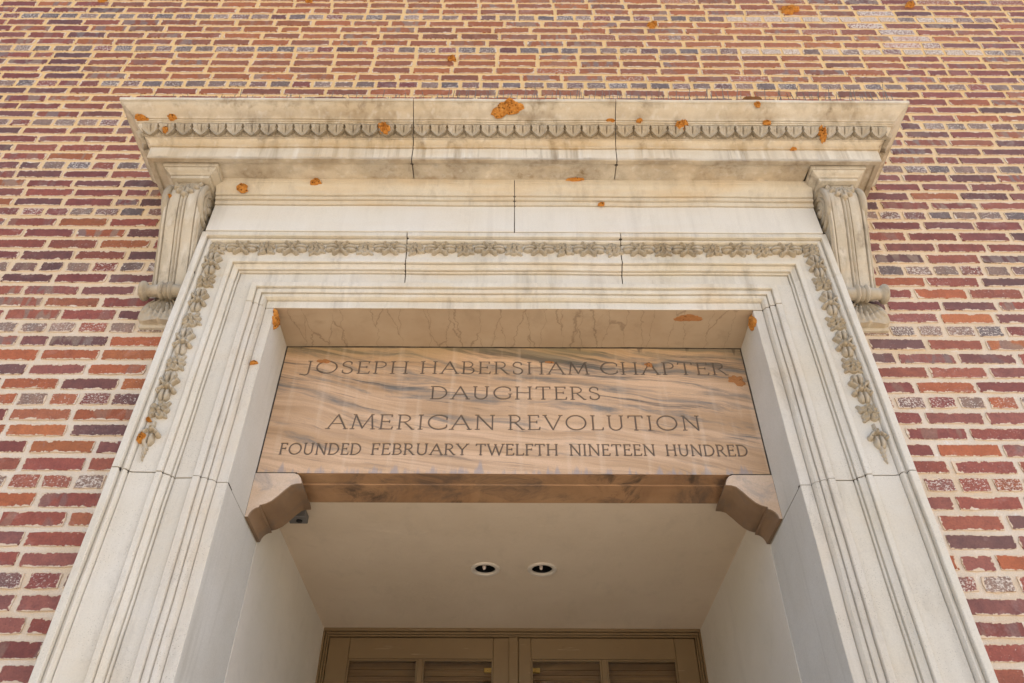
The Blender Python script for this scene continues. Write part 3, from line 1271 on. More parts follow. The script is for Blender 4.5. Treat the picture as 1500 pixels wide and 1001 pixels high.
def scroll_bracket(s, label):
    cx = s * 1.318
    hw = .0725
    root = empty('scroll_bracket', (cx, 0, CAMZ + 2.06), label, 'stone bracket', 'carved scroll brackets under the cornice ends')
    # cap block
    cap = [(2.7445, .2515), (2.7425, .2535), (2.7265, .2540), (2.7250, .2520), (2.7245, .240), (2.7225, .240), (2.7222, .2475), (2.7185, .2455), (2.714, .240), (2.710, .2325), (2.706, .2275),
           (2.7035, .2255), (2.7030, .2170), (2.7012, .2170), (2.7008, .2215), (2.6885, .2205), (2.687, .2190)]
    V, F = [], []
    n = len(cap)
    for z, o_ in cap:
        e = .076 + (o_ - .219) * 1.0
        cc = s * 1.311
        V += [(cc - e, .02, CAMZ + z), (cc - e, -o_, CAMZ + z), (cc + e, -o_, CAMZ + z), (cc + e, .02, CAMZ + z)]
    for i in range(n - 1):
        for k_ in range(3):
            a = i * 4 + k_
            F.append((a, a + 1, a + 5, a + 4))
    F.append((0, 1, 2, 3))
    F.append(tuple((n - 1) * 4 + k_ for k_ in range(4))[::-1])
    part('cap_block', wob(V, .0008, 3 * s), F, M['lime_corbel'], root, 30)
    # S-shaped body
    path = smooth_curve([(2.700, .150), (2.685, .180), (2.655, .196), (2.615, .1985), (2.56, .187), (2.475, .153), (2.397, .115), (2.32, .079), (2.262, .052), (2.225, .040)], 7)
    path = path[:, ::-1]                                   # (out, z)
    tan = np.gradient(path, axis=0)
    tan /= np.linalg.norm(tan, axis=1)[:, None]
    nr = np.stack([-tan[:, 1], tan[:, 0]], 1)              # outward
    nr *= np.sign(nr[:, :1] + 1e-6)
    xs = [-1, -.985, -.95, -.90, -.85, -.83, -.80, -.76, -.60, -.40, -.22, -.19, -.165, -.13, -.09, -.05, 0, .05, .09, .13, .165, .19, .22, .40, .60, .76, .80, .83, .85, .90, .95, .985, 1]

    def rib(u):
        d = abs(u)
        if d > .98:
            return -.002
        if d > .84:
            return .0025 + .002 * sin((d - .84) / .14 * pi)
        if d > .78:
            return -.0065
        if d > .20:
            return -.0005 + .0035 * sin((d - .20) / .58 * pi)
        if d > .15:
            return -.006
        if d > .04:
            return .004 * sin((.15 - d) / .11 * pi) + .0015
        return -.003
    V, F = [], []
    nxs = len(xs)
    for i, (p, q) in enumerate(zip(path, nr)):
        taper = 1.0 - .06 * i / len(path)
        for u in xs:
            h = rib(u)
            V.append((cx + u * hw * taper, -(p[0] + q[0] * h), CAMZ + p[1] + q[1] * h))
    for i in range(len(path) - 1):
        for k_ in range(nxs - 1):
            a = i * nxs + k_
            F.append((a, a + 1, a + 1 + nxs, a + nxs))
    # sides back to the wall
    base = len(V)
    for i, p in enumerate(path):
        taper = 1.0 - .06 * i / len(path)
        V.append((cx - hw * taper, .02, CAMZ + p[1]))
        V.append((cx + hw * taper, .02, CAMZ + p[1]))
    for i in range(len(path) - 1):
        F.append((i * nxs, (i + 1) * nxs, base + 2 * (i + 1), base + 2 * i))
        F.append(((i + 1) * nxs - 1, base + 2 * i + 1, base + 2 * (i + 1) + 1, (i + 2) * nxs - 1))
    F.append(tuple(range(nxs)) + (base + 1, base))
    part('scroll', wob(V, .0007, 6 * s), F, M['lime_corbel'], root, 34)
    # volutes on both cheeks
    for q in (-1, 1):
        mb = MB()
        xx = cx + q * (hw * .985)
        P, R_ = [], []
        for k_ in range(58):
            t = k_ / 57
            ang = -2.25 * 2 * pi * t + pi * .2
            r = .086 * (1 - t) ** .85 + .012
            P.append((xx, -(.108 + r * cos(ang)), CAMZ + 2.607 + r * sin(ang)))
            R_.append(.0085 * (1 - t) + .0045)
        mb.tube(P, R_, 8)
        mb.tube([(xx - q * .004, -.108, CAMZ + 2.607), (xx + q * .006, -.108, CAMZ + 2.607), (xx + q * .011, -.108, CAMZ + 2.607)], [.020, .018, .008], 16)
        P = smooth_curve([(2.545, .075), (2.50, .105), (2.45, .108), (2.38, .082), (2.31, .05), (2.27, .03)], 6)
        mb.tube([(xx, -o_, CAMZ + z) for z, o_ in P], .006, 8)
        P = smooth_curve([(2.52, .02), (2.46, .055), (2.40, .055), (2.34, .03)], 6)
        mb.tube([(xx, -o_, CAMZ + z) for z, o_ in P], .0055, 8)
        # outer rim following the front edge
        mb.tube([(xx, -(p[0] - .008), CAMZ + p[1]) for p in path[8:]], .006, 8)
        part('volute', mb.V, mb.F, M['lime_carved'], root, 60)
    # roll at the foot
    mb = MB()
    half = [(.006, .0235), (.009, .0215), (.012, .0265), (.018, .030), (.024, .0265), (.027, .021), (.050, .019), (.072, .0185), (.076, .0215), (.079, .028), (.085, .0315),
            (.092, .0315), (.097, .0285), (.0985, .0235), (.1, .020), (.1, 0)]
    prof = [(-q_, r_) for q_, r_ in half[::-1]] + [(0, .0275)] + half
    V, F = [], []
    nn = 20
    for x, r in prof:
        for k_ in range(nn):
            a = 2 * pi * k_ / nn
            V.append((cx + x * .98, -.056 + 1.25 * r * cos(a), CAMZ + 2.205 + 1.25 * r * sin(a)))
    for i in range(len(prof) - 1):
        for k_ in range(nn):
            F.append((i * nn + k_, i * nn + (k_ + 1) % nn, (i + 1) * nn + (k_ + 1) % nn, (i + 1) * nn + k_))
    part('roll', V, F, M['lime_carved'], root, 40)
    # acanthus tuft on top of the scroll
    nu, nv = 34, 26
    V, F = [], []
    U = np.linspace(-1, 1, nu + 1)
    T = np.linspace(0, 1, nv + 1)
    UU, TT = np.meshgrid(U, T, indexing='ij')
    Xl, Zl = UU * .06, (TT - .5) * .09
    h = np.zeros_like(Xl)
    for a, l, r in ((0, .046, .013), (.62, .043, .011), (-.62, .043, .011), (1.15, .045, .010), (-1.15, .045, .010), (1.6, .050, .009), (-1.6, .050, .009)):
        x1, z1 = l * sin(a), .035 - l * cos(a) * 1.25
        h = np.maximum(h, seg(Xl, Zl, 0, .035, x1, z1, .012, r, .013))
        h = np.maximum(h, ell(Xl, Zl, x1, z1, r * 1.15, r * .85, -a, .0175))
        h = np.maximum(h - seg(Xl, Zl, 0, .03, x1 * .8, .035 + (z1 - .035) * .8, .0022, .0030, .011), 0)
    # drape: t runs down the scroll front from the top
    S = np.concatenate([[0], np.cumsum(np.linalg.norm(np.diff(path, axis=0), axis=1))])
    for i in range(nu + 1):
        for j in range(nv + 1):
            sarc = .040 + (1 - TT[i, j]) * .10
            po = np.interp(sarc, S, path[:, 0])
            pz = np.interp(sarc, S, path[:, 1])
            no = np.interp(sarc, S, nr[:, 0])
            nz = np.interp(sarc, S, nr[:, 1])
            hh = h[i, j] if h[i, j] > .0005 else -.010
            V.append((cx + Xl[i, j], -(po + no * (hh + .001)), CAMZ + pz + nz * hh))
    for i in range(nu):
        for j in range(nv):
            a = i * (nv + 1) + j
            F.append((a, a + nv + 1, a + nv + 2, a + 1))
    part('acanthus_leaf', V, F, M['lime_carved'], root, 70)
    # pendant leaf under the roll
    nu, nv = 40, 36
    U = np.linspace(-1, 1, nu + 1)
    T = np.linspace(0, 1, nv + 1)
    UU, TT = np.meshgrid(U, T, indexing='ij')
    wdt = .066 + .018 * TT
    Xl = UU * wdt
    Zl = -TT * .125
    h = .012 + .016 * np.sin(TT * pi * .55)
    for a in (-1.0, -.66, -.33, 0, .33, .66, 1.0):
        x1 = a * .066
        z1 = -.112 + .034 * abs(a)
        h = np.maximum(h, .012 + seg(Xl, Zl, a * .018, -.004, x1, z1, .006, .011, .026))
    for a in (-.83, -.5, -.17, .17, .5, .83):
        x1 = a * .060
        z1 = -.080 + .030 * abs(a)
        h = h - seg(Xl, Zl, a * .020, -.012, x1, z1, .0022, .0062, .022)
    mask = (np.abs(Xl) / .0835) ** 8 + (np.maximum(-Zl - .07, 0) / (.050)) ** 5
    h = np.where(mask > 1, -.06, h)
    curl = np.clip((TT - .72) / .28, 0, 1)
    V, F = [], []
    for i in range(nu + 1):
        for j in range(nv + 1):
            ot = .012 + h[i, j] * .62 + .016 * sin(pi * TT[i, j]) + .016 * curl[i, j] * max(0, 1 - 1.6 * UU[i, j] ** 2)
            V.append((cx + Xl[i, j], -max(ot, -.012), CAMZ + 2.188 + Zl[i, j]))
    for i in range(nu):
        for j in range(nv):
            a = i * (nv + 1) + j
            F.append((a, a + nv + 1, a + nv + 2, a + 1))
    part('pendant_leaf', V, F, M['lime_carved'], root, 70)
    slab = MB().box(cx - .080, cx + .080, -.016, .02, CAMZ + 2.056, CAMZ + 2.19, .004)
    part('back_plate', slab.V, slab.F, M['lime_corbel'], root)


scroll_bracket(-1, 'carved limestone scroll bracket under the left end of the cornice')
scroll_bracket(1, 'carved limestone scroll bracket under the right end of the cornice')

# ------------------------------------------------------------------ marble inscription panel
GL = {}


def arc(cx, cy, rx, ry, a0, a1, n=14):
    return [(cx + rx * cos(radians(a0 + (a1 - a0) * i / n)), cy + ry * sin(radians(a0 + (a1 - a0) * i / n))) for i in range(n + 1)]


def sf(x, y, l=.075):
    return ([(x - l, y), (x + l, y)], .55)


K, T_ = 1.0, .62           # thick and thin strokes
GL['A'] = (.80, [([(.40, 1.0), (.06, 0)], T_), ([(.40, 1.0), (.74, 0)], K), ([(.17, .36), (.62, .36)], T_), sf(.06, 0), sf(.74, 0)])
GL['B'] = (.62, [([(.12, 0), (.12, 1)], K), ([(.12, 1)] + arc(.28, .765, .22, .235, 90, -90) + [(.12, .53)], T_), ([(.12, .53)] + arc(.32, .265, .25, .265, 90, -90) + [(.12, 0)], T_), sf(.10, 0, .06), sf(.10, 1, .06)])
GL['C'] = (.78, [(arc(.46, .5, .40, .5, 42, 318, 22), K), ([(.757, .835), (.757, .68)], .6), ([(.757, .165), (.757, .30)], .5)])
GL['D'] = (.80, [([(.12, 0), (.12, 1)], K), ([(.12, 1)] + arc(.30, .5, .42, .5, 90, -90, 20) + [(.12, 0)], K * .85), sf(.10, 0, .06), sf(.10, 1, .06)])
GL['E'] = (.58, [([(.12, 0), (.12, 1)], K), ([(.06, 1), (.50, 1), (.50, .87)], T_), ([(.12, .53), (.42, .53)], T_), ([(.42, .46), (.42, .60)], .5), ([(.06, 0), (.53, 0), (.55, .15)], T_)])
GL['F'] = (.55, [([(.12, 0), (.12, 1)], K), ([(.06, 1), (.50, 1), (.50, .87)], T_), ([(.12, .53), (.42, .53)], T_), ([(.42, .46), (.42, .60)], .5), sf(.12, 0)])
GL['G'] = (.82, [(arc(.46, .5, .40, .5, 42, 318, 22), K), ([(.757, .835), (.757, .68)], .6), ([(.757, .16), (.757, .42)], K * .8), sf(.757, .42, .07)])
GL['H'] = (.80, [([(.13, 0), (.13, 1)], K), ([(.67, 0), (.67, 1)], K), ([(.13, .52), (.67, .52)], T_), sf(.13, 0), sf(.13, 1), sf(.67, 0), sf(.67, 1)])
GL['I'] = (.26, [([(.13, 0), (.13, 1)], K), sf(.13, 0), sf(.13, 1)])
GL['J'] = (.50, [([(.36, 1), (.36, .12)] + arc(.20, .06, .16, .22, 10, -80, 8), K), ([(.20, -.16), (.02, -.10)], T_), sf(.36, 1)])
GL['L'] = (.56, [([(.12, 0), (.12, 1)], K), ([(.06, 0), (.52, 0), (.54, .15)], T_), sf(.12, 1)])
GL['M'] = (.94, [([(.16, 1), (.08, 0)], T_), ([(.16, 1), (.46, .06)], K), ([(.46, .06), (.77, 1)], T_), ([(.77, 1), (.86, 0)], K), sf(.08, 0), sf(.86, 0), sf(.13, 1, .05), sf(.80, 1, .05)])
GL['N'] = (.82, [([(.13, 0), (.13, 1)], T_), ([(.13, 1), (.70, 0)], K), ([(.70, 0), (.70, 1)], T_), sf(.13, 0), sf(.11, 1, .06), sf(.70, 1)])
GL['O'] = (.94, [(arc(.47, .5, .41, .5, 0, 360, 30), K * .92)])
GL['P'] = (.58, [([(.12, 0), (.12, 1)], K), ([(.12, 1)] + arc(.28, .74, .24, .26, 90, -90) + [(.12, .48)], T_), sf(.12, 0), sf(.10, 1, .06)])
GL['R'] = (.68, [([(.12, 0), (.12, 1)], K), ([(.12, 1)] + arc(.28, .75, .23, .25, 90, -90) + [(.12, .50)], T_), ([(.30, .50), (.62, .0)], K), sf(.12, 0), sf(.10, 1, .06), sf(.64, 0, .05)])
GL['S'] = (.54, [(arc(.27, .76, .19, .24, 40, 215, 12) + arc(.27, .25, .21, .26, 62, -145, 14), K * .9), ([(.43, .90), (.43, .76)], .5), ([(.09, .08), (.09, .25)], .5)])
GL['T'] = (.68, [([(.34, 0), (.34, 1)], K), ([(.04, .86), (.05, 1), (.63, 1), (.64, .86)], T_), sf(.34, 0)])
GL['U'] = (.78, [([(.13, 1), (.13, .34)] + arc(.385, .32, .255, .33, 180, 360, 14) + [(.64, .34), (.64, 1)], K * .85), sf(.13, 1), sf(.64, 1)])
GL['V'] = (.78, [([(.06, 1), (.40, 0)], K), ([(.40, 0), (.73, 1)], T_), sf(.06, 1), sf(.73, 1)])
GL['W'] = (1.12, [([(.05, 1), (.33, 0)], K), ([(.33, 0), (.57, .95)], T_), ([(.54, .95), (.80, 0)], K), ([(.80, 0), (1.06, 1)], T_), sf(.05, 1), sf(1.06, 1), sf(.55, .97, .06)])
GL['Y'] = (.72, [([(.04, 1), (.36, .46)], K), ([(.36, .46), (.68, 1)], T_), ([(.36, .46), (.36, 0)], K), sf(.04, 1), sf(.68, 1), sf(.36, 0)])

S1, S3, S4 = .002629, .002495, .002445
WORDS = [('JOSEPH', (438 - 753) * S1, (598 - 753) * S1, 2.010, .060), ('HABERSHAM', (614 - 753) * S1, (864 - 753) * S1, 2.010, .060), ('CHAPTER', (880 - 753) * S1, (1068 - 753) * S1, 2.010, .060),
         ('DAUGHTERS', -.318, .328, 1.887, .059), ('AMERICAN', (480 - 755) * S3, (728 - 755) * S3, 1.747, .064), ('REVOLUTION', (746 - 755) * S3, (1030 - 755) * S3, 1.747, .064),
         ('FOUNDED', (412 - 755) * S4, (532 - 755) * S4, 1.636, .046), ('FEBRUARY', (546 - 755) * S4, (688 - 755) * S4, 1.636, .046), ('TWELFTH', (699 - 755) * S4, (820 - 755) * S4, 1.636, .046),
         ('NINETEEN', (836 - 755) * S4, (962 - 755) * S4, 1.636, .046), ('HUNDRED', (977 - 755) * S4, (1098 - 755) * S4, 1.636, .046)]
PX0, PX1, PZ0, PZ1 = -.899, .899, 1.5565, 2.150
NXP, NZP = 860, 285
px = np.linspace(PX0, PX1, NXP + 1)
pz = np.linspace(PZ0, PZ1, NZP + 1)
DEP = np.zeros((NXP + 1, NZP + 1))
for wd, x0, x1, zb, hh in WORDS:
    tot = sum(GL[c][0] for c in wd)
    gap = .17 if hh > .05 else .10
    sxs = ((x1 - x0) / hh - gap * (len(wd) - 1)) / tot
    x = x0
    for ch in wd:
        wch, strokes = GL[ch]
        for pts, th in strokes:
            hwk = (.0039 if hh > .05 else .0037) * (.45 + .55 * th)
            P = [(x + p_[0] * hh * sxs, zb + p_[1] * hh) for p_ in pts]
            for (ax, az), (bx2, bz2) in zip(P[:-1], P[1:]):
                i0, i1 = np.searchsorted(px, [min(ax, bx2) - .006, max(ax, bx2) + .006])
                j0, j1 = np.searchsorted(pz, [min(az, bz2) - .006, max(az, bz2) + .006])
                X, Z = np.meshgrid(px[i0:i1], pz[j0:j1], indexing='ij')
                dx, dz = bx2 - ax, bz2 - az
                L2 = dx * dx + dz * dz + 1e-12
                t = np.clip(((X - ax) * dx + (Z - az) * dz) / L2, 0, 1)
                d = np.hypot(X - ax - t * dx, Z - az - t * dz)
                q = np.clip(1 - d / hwk, 0, 1)
                DEP[i0:i1, j0:j1] = np.maximum(DEP[i0:i1, j0:j1], q)
        x += (wch * sxs + gap) * hh
PF = -.1905                                          # panel face (out)
X, Z = np.meshgrid(px, pz, indexing='ij')
Yp = -PF + DEP * .0065 + .0006 * np.sin(X * 9 + 1) * np.sin(Z * 13)
V = np.stack([X, Yp, Z + CAMZ], -1).reshape(-1, 3)
ii, jj = np.meshgrid(np.arange(NXP), np.arange(NZP), indexing='ij')
a = (ii * (NZP + 1) + jj).ravel()
Fq = np.stack([a, a + NZP + 1, a + NZP + 2, a + 1], 1)
panel = empty('inscribed_panel', (0, -PF, CAMZ + 1.556), 'veined pink marble panel with carved capital lettering above the door recess', 'inscription')
org = np.array([0, -PF, CAMZ + 1.85])
me = bpy.data.meshes.new('inscribed_face')
me.vertices.add(len(V))
me.vertices.foreach_set('co', (V - org).astype(np.float32).ravel())
me.loops.add(len(Fq) * 4)
me.loops.foreach_set('vertex_index', Fq.astype(np.int32).ravel())
me.polygons.add(len(Fq))
me.polygons.foreach_set('loop_start', np.arange(0, len(Fq) * 4, 4, dtype=np.int32))
me.materials.append(M['marble'])
me.update(calc_edges=True)
A = me.attributes.new('cut', 'FLOAT', 'POINT')
A.data.foreach_set('value', DEP.astype(np.float32).ravel())
o = bpy.data.objects.new('inscribed_face', me)
o.location = org - np.array(panel.location)
o['label'] = 'face carved JOSEPH HABERSHAM CHAPTER DAUGHTERS AMERICAN REVOLUTION FOUNDED FEBRUARY TWELFTH NINETEEN HUNDRED'
link(o, panel)
bk = MB().box(-.94, .94, -PF + .006, .254, CAMZ + 1.5555, CAMZ + 2.20)
part('slab', bk.V, bk.F, M['marble_under'], panel)
bk = MB().box(-.899, .899, .259, .384, CAMZ + 1.5535, CAMZ + 1.70, .004)
part('rear_beam', wob(bk.V, .001, 4), bk.F, M['marble_under'], panel)
bk = MB().box(PX0, PX1, .25, .262, CAMZ + 1.568, CAMZ + 1.6)
bk.box(PX0 - .006, PX1 + .006, -PF - .0012, -PF + .004, CAMZ + 2.1405, CAMZ + 2.149)
for s in (-1, 1):
    xa, xb = sorted((s * .8968, s * .9040))
    bk.box(xa, xb, -PF - .0011, -PF + .004, CAMZ + 1.385, CAMZ + 2.1404)
    xa, xb = sorted((s * .757, s * .8967))
    bk.box(xa, xb, -PF - .0025, -PF + .004, CAMZ + 1.5538, CAMZ + 1.5578)
part('joint_mortar', bk.V, bk.F, M['joint'], panel, kind='stuff')


def marble_bracket(s, label):
    root = empty('marble_bracket', (s * .9, .19, CAMZ + 1.38), label, 'marble bracket', 'marble brackets under the inscription')
    P = [(.901, 1.5535), (.762, 1.5535), (.748, 1.5465), (.7385, 1.5345), (.733, 1.520), (.731, 1.5125), (.7335, 1.5115), (.750, 1.5105), (.766, 1.505), (.785, 1.485), (.803, 1.4625), (.821, 1.4435),
         (.837, 1.433), (.852, 1.4275), (.8585, 1.4265), (.8590, 1.4175), (.866, 1.4165), (.873, 1.4125), (.8805, 1.4055), (.886, 1.396), (.8885, 1.3870), (.8893, 1.3815), (.901, 1.3815)]
    y0, y1 = -PF - .003, .366
    n = len(P)
    V = []
    ys = [(y0, .0025), (y0 + .0025, 0), (.25, 0), (y1 - .003, 0), (y1, .003)]
    c = np.mean(np.array(P), 0)
    for y, ins in ys:
        for x, z in P:
            V.append((s * (x + (ins if x < .895 else 0)), y, CAMZ + z + (ins * .6 if z < 1.55 else 0)))
    F = []
    mi = []
    for i in range(len(ys) - 1):
        for k_ in range(n):
            F.append((i * n + k_, i * n + (k_ + 1) % n, (i + 1) * n + (k_ + 1) % n, (i + 1) * n + k_))
            mi.append(1)
    F.append(tuple(range(n)))
    mi.append(0)
    F.append(tuple((len(ys) - 1) * n + k_ for k_ in range(n))[::-1])
    mi.append(1)
    part('bracket_body', V, F, [M['marble_plain'], M['marble_side']], root, 38, mi=mi)
    mb = MB()
    mb.tube([(s * .8588, y0 - .0008, CAMZ + 1.4215), (s * .8588, y1, CAMZ + 1.4215)], .0028, 8)
    part('bead', mb.V, mb.F, M['marble_side'], root, 60)


def marble_plain(name, light, mid, dark):
    t = NT(name)
    p = t.pos
    n1 = t.noise(t.map(p, (3, 3, 6)), 1.2, 6, .62, .6)
    c = t.mix(t.rng(n1, .35, .62), mid, light)
    c = t.mix(t.rng(t.noise(t.map(p, (6, 6, 9), loc=(3, 1, 2)), 1.3, 6, .7, .6), .52, .7, 0, .8), c, dark)
    c = t.mix(t.rng(t.noise(p, 160, 2), .4, .7, 0, .15), c, (.2, .14, .1))
    return t.fin(c, .6, t.bump(t.noise(p, 90, 4), .25, .001), .35)


M['marble_plain'] = marble_plain('pale pink marble', (.64, .50, .375), (.56, .40, .265), (.33, .29, .26))
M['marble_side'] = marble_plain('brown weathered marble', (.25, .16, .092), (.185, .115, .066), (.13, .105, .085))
marble_bracket(-1, 'brown marble bracket at the left end of the inscribed panel, grey fitting behind it')
marble_bracket(1, 'brown marble bracket at the right end of the inscribed panel')

# ------------------------------------------------------------------ recess behind the doorway
rec = empty('door_recess', (0, .4, 0), 'plastered recess with taupe ceiling and pale side walls before the doors', 'porch')
YD = 1.530
HOLE = [(-.1145, .911), (.1215, .911)]


def ceiling():
    # slab with two round holes for the lights
    n = 40
    r = .046
    zc = CAMZ + 1.5535
    V, F = [], []
    # split into cells: left, mid, right strips around each hole square
    def quad(x0, x1, y0, y1):
        k0 = len(V)
        V.extend([(x0, y0, zc), (x1, y0, zc), (x1, y1, zc), (x0, y1, zc)])
        F.append((k0, k0 + 1, k0 + 2, k0 + 3))
    h = .07
    ys = (.375, .911 - h, .911 + h, 1.66)
    xs = (-1.0, HOLE[0][0] - h, HOLE[0][0] + h, HOLE[1][0] - h, HOLE[1][0] + h, 1.0)
    for i in range(5):
        for j in range(3):
            if j == 1 and i in (1, 3):
                cx, cy = HOLE[0 if i == 1 else 1]
                k0 = len(V)
                for k_ in range(n):
                    a = 2 * pi * k_ / n
                    V.append((cx + r * cos(a), cy + r * sin(a), zc))
                    m = h / max(abs(cos(a)), abs(sin(a)))
                    V.append((cx + m * cos(a), cy + m * sin(a), zc))
                for k_ in range(n):
                    q = (k_ + 1) % n
                    F.append((k0 + 2 * k_, k0 + 2 * k_ + 1, k0 + 2 * q + 1, k0 + 2 * q))
            else:
                quad(xs[i], xs[i + 1], ys[j], ys[j + 1])
    return V, F


V, F = ceiling()
part('ceiling', V, F, M['plaster'], rec)
mb = MB().box(-1.1, 1.1, .34, 1.72, CAMZ + 1.72, CAMZ + 1.76)  # unseen top and back boards added so no sun leaks in
mb.box(-1.1, 1.1, 1.66, 1.74, CAMZ + 1.5, CAMZ + 1.72)
part('sun_seal_board', mb.V, mb.F, M['plaster'], rec)
for s in (-1, 1):
    V = [(s * .9, .3655, 0), (s * .9, .3655, CAMZ + 1.56), (s * .884, 1.60, CAMZ + 1.56), (s * .884, 1.60, 0), (s * 1.16, .3655, 0), (s * 1.16, .3655, CAMZ + 1.75), (s * 1.16, 1.70, CAMZ + 1.75), (s * 1.16, 1.70, 0)]
    F = [(0, 1, 2, 3), (4, 7, 6, 5), (0, 4, 5, 1), (3, 2, 6, 7), (1, 5, 6, 2)]
    part('side_wall', V, F, M['plaster_wall'], rec)
    # shrinkage caulk bead in the ceiling corner
    mb = MB()
    mb.tube([(s * (.8985 - .0135 * t), .375 + 1.15 * t, CAMZ + 1.553) for t in [i / 30 for i in range(31)]], [.0022 + .0012 * rnd.random() for _ in range(31)], 6)
    part('corner_caulk', mb.V, mb.F, M['plaster'], rec, 60)


def downlight(x, y, label):
    r = empty('recessed_downlight', (x, y, CAMZ + 1.552), label, 'ceiling light', 'recessed downlights in the recess ceiling')
    zc = CAMZ + 1.5535
    prof = [(.0430, .004), (.0430, -.0035), (.046, -.0060), (.0575, -.0062), (.0605, -.004), (.0612, .001)]
    V, F = [], []
    n = 48
    for rr, dz in prof:
        for k_ in range(n):
            V.append((x + rr * cos(2 * pi * k_ / n), y + rr * sin(2 * pi * k_ / n), zc + dz))
    for i in range(len(prof) - 1):
        for k_ in range(n):
            F.append((i * n + k_, i * n + (k_ + 1) % n, (i + 1) * n + (k_ + 1) % n, (i + 1) * n + k_))
    part('trim_ring', V, F, M['white_trim'], r, 40)
    V, F = [], []
    prof = [(.0445, -.001)] + [(.0445 - .003 * i / 8 - (.002 if i % 2 else 0), .012 * i) for i in range(1, 9)] + [(.036, .11), (.0, .112)]
    for rr, dz in prof:
        for k_ in range(32):
            V.append((x + rr * cos(2 * pi * k_ / 32), y + rr * sin(2 * pi * k_ / 32), zc + dz))
    for i in range(len(prof) - 1):
        for k_ in range(32):
            F.append((i * 32 + k_, i * 32 + (k_ + 1) % 32, (i + 1) * 32 + (k_ + 1) % 32, (i + 1) * 32 + k_))
    part('can', V, F, M['black'], r)
    mb = MB()
    mb.tube([(x - .004, y, zc + .105), (x - .004, y, zc + .03), (x - .004, y, zc + .006), (x - .004, y, zc - .001), (x - .004, y, zc - .003)], [.0075, .0075, .0075, .0055, .002], 14)
    part('bulb', mb.V, mb.F, M['bulb'], r, 60)


downlight(*HOLE[0], 'left recessed ceiling downlight with pale ring above the door')
downlight(*HOLE[1], 'right recessed ceiling downlight with pale ring above the door')

# small grey fitting tucked behind the left marble bracket
sb = empty('ceiling_sensor', (-.79, .49, CAMZ + 1.54), 'small grey metal fitting with a round dark eye behind the left marble bracket', 'sensor')
mb = MB().box(-.835, -.768, .43, .485, CAMZ + 1.522, CAMZ + 1.553, .002)
part('housing', mb.V, mb.F, M['greymetal'], sb)
mb = MB().tube([(-.795, .462, CAMZ + 1.523), (-.795, .462, CAMZ + 1.519)], [.012, .011], 20)
part('eye', mb.V, mb.F, M['black'], sb, 40)

# ------------------------------------------------------------------ doors
frame = empty('doorway_lining', (0, YD, 0), 'olive brown painted wooden door frame under the recess ceiling', 'door frame')


def fbar(name, prof_boxes, par_, mat=M['paint'] if 'paint' in M else None):
    mb = MB()
    for b in prof_boxes:
        mb.box(*b)
    part(name, mb.V, mb.F, mat, par_)


DT = CAMZ + 1.552
fbar('head_moulding', [(-.89, .89, YD - .012, YD + .05, DT - .012, DT + .004, .003), (-.875, .875, YD - .004, YD + .05, DT - .024, DT - .0135, .003), (-.865, .865, YD + .002, YD + .06, DT - .033, DT - .0255, .002)], frame)
for s in (-1, 1):
    x0, x1 = sorted((s * .895, s * .877))
    y0, y1 = sorted((s * .8755, s * .866))
    z0, z1 = sorted((s * .8645, s * .857))
    fbar('side_moulding', [(x0, x1, YD - .012, YD + .05, 0.03, DT - .0125, .003), (y0, y1, YD - .004, YD + .05, .03, DT - .0245, .003), (z0, z1, YD + .002, YD + .06, .03, DT - .0335, .002)], frame)
fbar('threshold', [(-.88, .88, YD - .1, YD + .1, 0.002, .028, .004)], frame)

COLS = [(.088, .411), (.4365, .758)]
ZT = 1.4175
pane_rows = [(ZT - .47 * (i + 1) + .027 * 0, ZT - .47 * i) for i in range(5)]


def door_leaf(s, label):
    root = empty('door_leaf', (s * .44, YD, .03), label, 'door', 'pair of glazed doors')
    yf, yb = YD + .012, YD + .056
    X0, X1 = (.004, .855)
    zt, zb = DT - .036, .035

    def b(name, x0, x1, z0, z1, d=0):
        xa, xb = sorted((s * x0, s * x1))
        mb = MB().box(xa, xb, yf + d, yb - d, z0, z1, .002)
        return part(name, mb.V, mb.F, M['paint'], root)
    rows = [(CAMZ + ZT - .445 * (i + 1) + .026, CAMZ + ZT - .445 * i) for i in range(5)]
    zlow = rows[-1][0]
    b('stile', .0295 if s > 0 else .004, COLS[0][0] - .001, zb, zt)
    b('stile', COLS[1][1] + .001, X1, zb, zt)
    b('top_rail', COLS[0][0], COLS[1][1], CAMZ + ZT + .001, zt, .0006)
    b('bottom_rail', COLS[0][0], COLS[1][1], zb, zlow - .001, .0006)
    b('muntin', COLS[0][1] + .001, COLS[1][0] - .001, zlow, CAMZ + ZT, .004)
    for r_ in range(4):
        for c0, c1 in COLS:
            b('muntin', c0, c1, rows[r_ + 1][1] + .001, rows[r_][0] - .001, .005)
    for r_ in range(5):
        for c0, c1 in COLS:
            xa, xb = sorted((s * c0, s * c1))
            z0, z1 = rows[r_]
            mb = MB()
            e = .0065
            mb.box(xa, xb, yf + .006, yf + .022, z1 - e, z1 - .0005)
            mb.box(xa, xb, yf + .006, yf + .022, z0 + .0005, z0 + e)
            mb.box(xa, xa + e, yf + .0062, yf + .0218, z0 + e, z1 - e)
            mb.box(xb - e, xb, yf + .0062, yf + .0218, z0 + e, z1 - e)
            part('glazing_bead', mb.V, mb.F, M['paint'], root)
            mb = MB().box(xa + e * .4, xb - e * .4, yf + .0225, yf + .0265, z0 + e * .4, z1 - e * .4)
            part('pane', mb.V, mb.F, M['glass'], root)
    if s > 0:
        mb = MB().box(-.016, .028, yf - .010, yf + .0, zb, zt + .001, .003)
        part('astragal', mb.V, mb.F, M['paint'], root)


door_leaf(-1, 'left glazed leaf of the olive brown double door')
door_leaf(1, 'right glazed leaf of the olive brown double door, carrying the centre strip')

